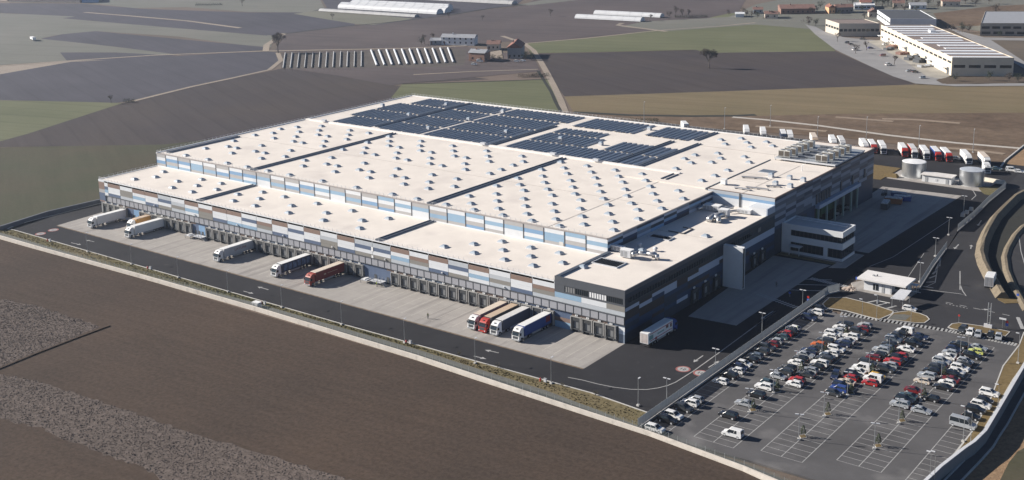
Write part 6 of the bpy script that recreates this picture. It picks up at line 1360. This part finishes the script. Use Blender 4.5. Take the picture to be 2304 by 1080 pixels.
# streets and yards of the industrial estate
struct('estate_road', MB().sheet(pxw([(1812,55),(1835,60),(1858,72),(1900,84),(1985,92),(2060,130),(2130,172),(2106,180),(2120,188),(2200,189),(2304,186),(2420,184),(2420,191),(2300,193),(2150,194),(2060,188),(2010,172),(1960,150),(1880,112),(1835,78)], -.1), -.1), mat('pale_estate_asphalt', (.25,.245,.245), .85, var=.1, sc=.08))
struct('estate_yard', MB().sheet(pxw([(1950,92),(1985,90),(2140,170),(2120,178),(2086,172),(2040,140)], -.06), -.06), mat('yard_concrete', (.33,.31,.27), .85, var=.2, sc=.08))
struct('estate_road', MB().sheet(pxw([(2130,62),(2215,84),(2420,88),(2420,93),(2230,90),(2310,140),(2420,210),(2420,220),(2290,146),(2190,92)], -.1), -.1), mat('pale_estate_asphalt', (.25,.245,.245), .85))
struct('bare_ground', MB().sheet(pxw([(2230,90),(2420,94),(2420,205),(2304,138)], -.08), -.08), field('bare_plot',(.14,.115,.09),(.11,.095,.08),0,3,.15,.2))
struct('scrub_strip', MB().sheet(pxw([(2106,180),(2135,173),(2290,172),(2420,176),(2420,184),(2300,187),(2130,189)], -.05), -.05), field('scrub_brown',(.10,.08,.065),(.13,.10,.07),0,2,.15,.3))
random.seed(12)
sm = 0
for px, ty, col in [((1992,101),'van','white'),((1905,97),'hatch','charcoal'),((1915,101),'hatch','black'),((1924,113),'van','white'),((1958,109),'saloon','blue'),((1986,126),'suv','maroon'),((1999,147),'van','white'),((2045,161),'saloon','silver'),((2058,163),'suv','black'),((1940,89),'suv','black'),((2075,176),'hatch','silver')]:
    p = at(*px); sm += 1
    car(p.x, p.y, R(random.choice([58,238,60])), ty, col, f'far {col} {"van" if ty=="van" else "car"}, ' + (['first','second','third','fourth','fifth','sixth','seventh','eighth','ninth','tenth','eleventh'][sm-1]) + ' listed down the street beside the striped roof hall', 'cars by the industrial halls')
# stacks of goods in the estate yard
for i, (px, l, w_, h, m) in enumerate([((2010,108),9,5,2.6,BRICK),((2030,122),8,5,2.2,TILED),((2052,134),10,5,3,DGREY),((2068,140),6,6,4,DGREY),((2080,150),9,4,1.5,GRF),((2000,112),7,4,2,DGREY)]):
    p = at(*px); t = thing('goods_stack', 'pile of dark goods in the cream hall yard, %s from the back' % ordn[i], 'stack', (p.x,p.y,0), R(60), 'goods stacks by the cream hall')
    for k in range(4): MB().box(-l/2+k*l/4+.15,-l/2+(k+1)*l/4-.15,-w_/2,w_/2,0,h*random.uniform(.5,1)).build('crate', m, t)
# farm houses ------------------------------------------------------------
def house(fp, H, rise, label, wallm, roofm, cat='house', name='house', nw=3, floors=1, axis=0, group='houses and farm buildings', win=True, chim=True, dmax=13):
    fp.D = min(fp.D, dmax); n_ = Vector((fp.ux.y,-fp.ux.x,0)); fp.vx = (fp.vx*.3-n_*.7).normalized(); H *= .72; rise *= .9
    t = thing(name, label, cat, fp.o, 0, group); L, D = fp.L, fp.D
    fp.blk('wall', wallm, t, 0, L, 0, D, -.3, H)
    mb = MB(); e = .6
    if axis == 0:
        P = [fp.p(-e,-e,H-.1),fp.p(L+e,-e,H-.1),fp.p(L+e,D+e,H-.1),fp.p(-e,D+e,H-.1),fp.p(-e,D/2,H+rise),fp.p(L+e,D/2,H+rise)]
        mb.add(P, [(0,1,5,4),(2,3,4,5),(1,2,5),(3,0,4),(0,3,2,1)])
    else:
        P = [fp.p(-e,-e,H-.1),fp.p(L+e,-e,H-.1),fp.p(L+e,D+e,H-.1),fp.p(-e,D+e,H-.1),fp.p(L/2,-e,H+rise),fp.p(L/2,D+e,H+rise)]
        mb.add(P, [(0,4,5,3),(1,2,5,4),(0,1,4),(2,3,5),(0,3,2,1)])
    r = mb.build('roof', roofm, t)
    if chim: fp.blk('chimney', wallm, r, L*.3, L*.3+.8, D*.4, D*.4+.8, H+rise*.3, H+rise+1.0)
    if win:
        for f_ in range(floors):
            for k in range(nw):
                a = (k+.5)*L/nw; fp.blk('window', GLASS, t, a-.6, a+.6, -.06, .1, 1.1+f_*3, 2.5+f_*3)
        fp.blk('door', TILED, t, L*.08, L*.08+1.1, -.07, .1, 0, 2.2)
    return t
random.seed(17)
house(Foot((993,100),(1067,102),(985,92)), 8.0, 2.2, 'long white two storey farmhouse with a grey roof beyond the field rows', WPL, GRF, 'farmhouse', 'farmhouse', 6, 2)
house(Foot((1055,136),(1090,138),(1047,121)), 8, 2.0, 'brick farm barn with pale roof and sunlit left wall nearest the field rows', BRICK, GRF, 'barn', 'barn', 2, 1)
house(Foot((1142,131),(1173,131.5),(1120,117)), 10.5, 4.0, 'tall farm building with red tiled roof right of the farmyard', mat('grey_plaster',(.30,.29,.29),.85,var=.1), TILE, 'barn', 'barn', 3, 1, 1, dmax=24)
house(Foot((1096,112),(1124,112),(1090,103)), 6.0, 2.4, 'low old house with brown tiles between white farmhouse and red roof', PLAS, TILED, 'house', 'house', 3, 1)
house(Foot((968,100),(992,100),(965,93)), 4.5, 1.4, 'small dark shed left of the white farmhouse', GREYP, GRF, 'shed', 'shed', 1, 1, chim=False)
struct('farmyard', MB().sheet(pxw([(1090,120),(1128,112),(1132,132),(1100,128)], -.1), -.1), PATH)
for i, (px, lab) in enumerate([((1080,139),'white van in front of the brick farm barn'),((1067,146),'white car by the field edge below the farm'),((1163,139),'white car right of the farm below the red roof'),((1177,138),'pale car furthest right below the farm'),((1095,126),'white car in the farmyard')]):
    p = at(*px); car(p.x, p.y, R(20), 'van' if i == 0 else 'hatch', 'white', lab, 'cars at the farm')
house(Foot((1757,31),(1834,30),(1753,20)), 6.5, 3.0, 'long brick farm range with a wide dark red roof at the top right', BRICK, TILED, 'barn', 'barn', 7, 1, dmax=24)
house(Foot((1721,41),(1750,41),(1716,34)), 5.5, 2.2, 'pinkish old house at the left end of the long brick range', PLAS, TILED, 'house', 'house', 2, 1)
house(Foot((1865,30),(1879,29.5),(1867,22)), 7.5, 2.5, 'ochre gabled house lit by the sun in the far hamlet', ORG, TILE, 'house', 'house', 2, 1, 1)
house(Foot((1882,29),(1920,28),(1885,19)), 7.0, 2.6, 'wide dark red roofed house right of the ochre house', mat('dark_plaster',(.22,.2,.19),.85), TILED, 'house', 'house', 4, 1)
house(Foot((1955,38),(1978,38),(1950,30)), 6.0, 3.0, 'brown roofed house between the square hall and the hamlet', PLAS, TILED, 'house', 'house', 2, 1, 1)
house(Foot((1936,16),(1960,16),(1934,8)), 6.5, 2.6, 'pink house with tiled roof among dark trees', PLAS, TILE, 'house', 'house', 2, 1)
house(Foot((2010,17),(2035,17),(2008,10)), 6.0, 2.6, 'cream house behind the hamlet trees', PLAS, TILED, 'house', 'house', 2, 1)
house(Foot((2048,20),(2084,20),(2045,12)), 5.0, 2.2, 'low white shed row at the far right hamlet', WPL, GRF, 'shed', 'shed', 3, 1, chim=False)
house(Foot((1655,38),(1674,38),(1654,33)), 4.0, 1.0, 'lone small white shed in the meadow left of the hamlet', WPL, WPL, 'shed', 'shed', 1, 1, chim=False, win=False)
house(Foot((2120,14),(2160,14),(2117,6)), 6.5, 2.8, 'far house under trees at the top right', PLAS, TILED, 'house', 'house', 3, 1)
house(Foot((1695,30),(1716,30),(1692,24)), 5.0, 2.0, 'grey house left of the pinkish house', GREYP, TILED, 'house', 'house', 2, 1)
t = flat_building(Foot((1922,21),(1968,20),(1921,14)), 3.5, 'low bright white building in front of the hamlet trees', WPL, WPL, 'shed', 'shed', wins=[(1,2.4,5)])
flat_building(Foot((20,3.5),(180,5.5),(30,-4)), 9, 'long pale building at the very top left edge', PLAS, RFW, wins=[(3,5,14)]); flat_building(Foot((-60,-1),(16,1.5),(-50,-6)), 7, 'pinkish building at the top left corner', PLAS, TILE, wins=[(2,4,6)])
flat_building(Foot((184,6),(222,5),(186,-3)), 6, 'blue grey hall at the top edge beside the long pale building', P_['S'], P_['M'])
t = thing('field_trailer', 'white farm trailer alone in the pale field at the upper left', 'trailer', at(74,90), R(-20)); MB().box(-5,3.2,-1.3,1.3,.9,2.6).build('load', WHITE, t); MB().box(3.4,6.0,-1.3,1.3,.6,3.0).build('cab', WHITE, t)
for xx in (-3.5,-2,2,4.6):
    for s in (-1.1,1.1): link('wheel', wheel_big(.5), t, (xx,s,.5), R(90))
# greenhouses: long white tunnels ----------------------------------------------
FILM = mat('polytunnel_film', (.60,.61,.62), .4, var=.05, sc=.1); FILM2 = mat('dull_polytunnel_film', (.36,.36,.36), .6, var=.1, sc=.1)
def tunnel(a, b, wid, h, label, m=FILM):
    A, B = at(*a), at(*b); t = thing('greenhouse', label, 'greenhouse', A, 0, 'white greenhouse tunnels'); d = (B-A); L = d.length; u = d.normalized(); v = Vector((-u.y,u.x,0))
    n = 8; k = max(2,int(L/6)); mb = MB(); rg = MB()
    for j in range(k):
        P = [u*(L*j/k)+v*(math.cos(math.pi*i/n)*wid/2)+Vector((0,0,h*math.sin(math.pi*i/n))) for i in range(n+1)]
        Q = [p+u*(L/k-.0) for p in P]
        for i in range(n): mb.quad(P[i],P[i+1],Q[i+1],Q[i])
        if j%2 == 0:
            for i in range(n): rg.tube(P[i]*1.0+Vector((0,0,.05)),P[i+1]+Vector((0,0,.05)),.08,n=3)
    for e in (Vector((0,0,0)), d): mb.add([e+v*(math.cos(math.pi*i/n)*wid/2)+Vector((0,0,h*math.sin(math.pi*i/n))) for i in range(n+1)], [tuple(range(n+1))])
    mb.build('film', m, t); r = rg.build('hoops', LGREY, t); r['kind'] = 'stuff'
tn = ['back','second from the back','third from the back','fourth from the back']
for i, (a, b) in enumerate([((796,9),(1012,20)),((793,12),(1012,24)),((770,15),(1008,28)),((768,17.5),(990,31))]): tunnel(a, b, 11, 5.0, f'long white greenhouse tunnel, {tn[i]} in the left cluster')
tunnel((722,24),(938,38), 7, 2.5, 'dull narrow greenhouse tunnel in front of the white cluster', FILM2)
tunnel((950,-2),(1158,9), 10, 3.6, 'faint white greenhouse tunnel at the top edge', FILM2)
tunnel((1340,31),(1490,38.5), 9, 3.6, 'back white greenhouse tunnel of the middle pair'); tunnel((1298,40),(1446,47.5), 9, 3.6, 'front white greenhouse tunnel of the middle pair')
# rows of low cloches in the market garden by the farm
random.seed(6)
for i in range(23):
    f_ = i/22
    top = (640+f_*352, 121-f_*9) if i < 12 else (835+(i-12)*17.3, 113-(i-12)*.5); bot = (637+i*16.0, 153.0-i*.3) if i < 12 else (848+(i-12)*17.2, 147-(i-12)*.7)
    if i < 12: top = (642+i*15.6, 119-i*.3)
    A, B = at(*top), at(*bot)
    t = thing('cloche_row', f'{"wide bright film" if i >= 12 else "thin dull grey"} cloche row, {(ordn+["eleventh","twelfth"])[i%12]} of its kind from the left by the farm' , 'cloche', A, 0, 'cloche rows by the farm')
    n = 5; d = B-A; u = d.normalized(); v = Vector((-u.y,u.x,0)); w_, h = (1.5,.75) if i >= 12 else (random.uniform(.6,1.0),.5); mb = MB()
    P = [v*(math.cos(math.pi*k/n)*w_/2)+Vector((0,0,h*math.sin(math.pi*k/n))) for k in range(n+1)]
    for k in range(n): mb.quad(P[k],P[k+1],P[k+1]+d,P[k]+d)
    mb.add(P, [tuple(range(n+1))]); mb.add([p+d for p in P], [tuple(range(n,-1,-1))])
    mb.build('film', FILM if i >= 12 else FILM2, t)
# trees: bare winter crowns --------------------------------------------------
BRN_ = mat('winter_bark', (.105,.090,.080), .9, var=.2, sc=1.5); TWIG = mat('winter_twigs', (.085,.070,.062), .95, var=.35, sc=.6); EVG = mat('evergreen_foliage', (.03,.042,.025), .85, var=.45, sc=.5)
def grow(mb, tw, p, d, L, r, lev, maxl):
    q = p+d*L; mb.tube(p, q, r, r*.62, 5 if lev else 7)
    if lev >= maxl:
        for k in range(7):
            e = q+Vector((random.gauss(0,.5),random.gauss(0,.5),random.gauss(.25,.45)))*L*.8
            s = (e-q).cross(Vector((random.random(),random.random(),random.random()))).normalized()*L*.030
            tw.add([q-s,q+s,e], [(0,1,2)])
            for _ in range(2):
                m_ = q.lerp(e,random.uniform(.3,.9)); e2 = m_+Vector((random.gauss(0,.4),random.gauss(0,.4),random.gauss(.15,.35)))*L*.6; tw.add([m_-s*.7,m_+s*.7,e2], [(0,1,2)])
        return
    for k in range(random.choice([3,4]) if lev else 5):
        a = random.uniform(0,6.28); tilt = random.uniform(.3,.75); x = d.orthogonal().normalized(); y = d.cross(x)
        nd = (d*math.cos(tilt)+(x*math.cos(a)+y*math.sin(a))*math.sin(tilt)+Vector((0,0,.12))).normalized()
        grow(mb, tw, p+d*L*random.uniform(.65,1), nd, L*random.uniform(.62,.78), r*.6, lev+1, maxl)
def bare_tree(px, h, label, seed, maxl=4, group='bare winter trees', name='bare_tree'):
    random.seed(seed); p = at(*px); t = thing(name, label, 'tree', (p.x,p.y,-.2), 0, group); mb, tw = MB(), MB()
    grow(mb, tw, Vector((0,0,0)), Vector((random.uniform(-.05,.05),random.uniform(-.05,.05),1)).normalized(), h*.36, h*.030, 0, maxl)
    mb.build('trunk', BRN_, t); tw.build('crown', TWIG, t); return t
bare_tree((1595,153), 14, 'lone bare tree in the dark ploughed field on the right', 3, 5)
bare_tree((626,118), 16, 'tall bare tree at the crossing of the farm tracks', 4, 5)
bare_tree((250,231), 5.5, 'small dark tree at the tip of the green field', 5, 3)
for i, (px, h) in enumerate([((545,13),10),((748,43),7),((1238,36),8),((1520,38),11),((1535,40),10),((1505,42),9),((1462,46),7),((1548,40),9),((882,9),8),((955,98),9),((975,94),9),((1086,46),6),((1010,40),6)]):
    bare_tree(px, h, 'bare tree in the far fields, %s' % ['by the top left hedge','left of the greenhouses','in the brown field right of the greenhouses','tallest beside the middle greenhouses','second beside the middle greenhouses','third beside the middle greenhouses','hiding the front greenhouse end','rightmost beside the middle greenhouses','behind the left greenhouse cluster','left of the white farmhouse','just left of the dark shed','below the faint ditch line','in front of the left greenhouses'][i], 100+i, 3, 'far bare trees')
for i, px in enumerate([(1950,113),(1925,120),(1884,93),(2012,145),(1735,40),(1690,40),(1945,45)]):
    bare_tree(px, 8, 'thin bare street tree, %s near the industrial halls and hamlet' % ordn[i], 140+i, 3, 'street trees')
def dense_tree(px, h, label, seed, m=None, wid=.42, group='dark trees of the hamlet', name='leafy_tree'):
    random.seed(seed); p = at(*px); t = thing(name, label, 'tree', (p.x,p.y,-.2), 0, group); mb, lf = MB(), MB()
    mb.tube((0,0,0),(0,0,h*.5),h*.03,h*.015,7)
    cl = [Vector((random.gauss(0,wid*.42)*h, random.gauss(0,wid*.42)*h, h*random.uniform(.35,.92))) for _ in range(16)]
    for c in cl: mb.tube((0,0,h*.25), c, h*.012, h*.004, 4)
    for c in cl:
        rr = h*random.uniform(.10,.19)
        for _ in range(60):
            q = c+Vector((random.gauss(0,.5),random.gauss(0,.5),random.gauss(0,.42)))*rr*1.3; s = h*.035
            lf.add([q+Vector((random.uniform(-s,s),random.uniform(-s,s),random.uniform(-s,s))) for _ in range(3)], [(0,1,2)])
    mb.build('trunk', BRN_, t); lf.build('crown', m or EVG, t); return t
DEC = mat('brown_winter_crown', (.085,.068,.055), .9, var=.4, sc=.5)
spots = [((1985,14),16,EVG),((1998,13),14,DEC),((1972,12),13,EVG),((2020,12),12,DEC),((2040,10),13,DEC),((1906,5),10,EVG),((1846,18),7,EVG),((1838,26),6,DEC),((2145,6),13,EVG),((2100,4),9,DEC),((2195,12),10,DEC),((1680,36),6,DEC),((1704,39),6,EVG),((1820,57),8,DEC),((1835,57),6,EVG),((2165,72),8,EVG),((2180,73),7,DEC),((2140,70),6,DEC),((2150,182),5,EVG),((2225,181),6,EVG),((2270,184),6,DEC),((2290,186),6,EVG),((1182,134),7,EVG),((1196,135),6,EVG),((1110,137),5,EVG),((1125,137),5,DEC),((948,100),6,EVG),((2062,14),9,DEC),((1955,8),9,DEC),((2250,83),5,EVG),((2240,30),9,DEC),((1990,8),12,EVG),((2005,6),11,EVG),((2028,5),12,EVG),((2052,5),10,DEC),((1975,5),11,DEC),((1926,3),10,DEC),((1918,9),8,EVG),((2088,12),8,EVG),((2110,20),8,DEC),((2172,8),9,DEC),((2225,8),10,DEC),((1862,27),5,EVG),((1750,36),5,DEC),((1672,31),6,DEC),((1640,34),5,DEC),((1890,33),5,EVG),((1940,24),6,EVG),((2010,24),7,EVG),((2035,26),6,DEC),((2062,27),6,EVG),((1826,30),6,EVG)]
random.seed(77)
spots.sort(key=lambda q: q[0][0]); cnt = {}
for i, (px, h, m) in enumerate(spots):
    x, y = px
    where = 'right of the farm' if 1100 < x < 1200 else 'left of the white farmhouse' if x < 1000 else 'in front of the long hall' if y > 150 else 'by the square hall' if y > 50 and x < 1900 else 'behind the striped roof' if y > 60 else 'in the far hamlet'
    dense_tree(px, h, f'{"dark evergreen" if m is EVG else "brown winter"} tree {where}, {(ordn+["eleventh","twelfth","thirteenth","fourteenth","fifteenth","sixteenth","seventeenth","eighteenth","nineteenth","twentieth","twenty first","twenty second"])[cnt.setdefault((where,m.name),0)]} such from the left', 200+i, m); cnt[(where,m.name)] += 1
for i, (px, l) in enumerate([((500,-1),26),((470,11),30),((1215,170),12),((1190,172),14),((1555,38),30),((290,229),7),((1430,274),24)]):
    random.seed(300+i); p = at(*px); t = thing('hedge', ['dark hedge at the very top left','low hedge line in the upper left meadow','low scrub beside the farm track bend','reddish scrub left of the farm track','dark hedge right of the middle greenhouses','low scrub at the tip of the green field','dark bush beyond the solar roof'][i], 'hedge', (p.x,p.y,-.3), YAW*-1+R(random.uniform(-5,5)), 'hedges'); lf = MB()
    for _ in range(int(l*60)):
        q = Vector((random.uniform(-l/2,l/2), random.gauss(0,.8), abs(random.gauss(.9,.7)))); s = .28
        lf.add([q+Vector((random.uniform(-s,s),random.uniform(-s,s),random.uniform(-s,s))) for _ in range(3)], [(0,1,2)])
    lf.build('foliage', DEC if i in (3,) else EVG, t)
# ---------------------------------------------------------------- haze
hz = MB().box(-3600,2400,-700,3800,-1.5,124).build('haze', None); hz['kind'] = 'stuff'
hm = bpy.data.materials.new('haze_air'); hm.use_nodes = True; t = hm.node_tree; t.nodes.clear()
o = t.nodes.new('ShaderNodeOutputMaterial'); pv = t.nodes.new('ShaderNodeVolumePrincipled')
pv.inputs['Color'].default_value = (.72,.83,1.0,1); pv.inputs['Density'].default_value = .000085; pv.inputs['Anisotropy'].default_value = .5
t.links.new(pv.outputs[0], o.inputs['Volume']); hz.data.materials.clear(); hz.data.materials.append(hm)
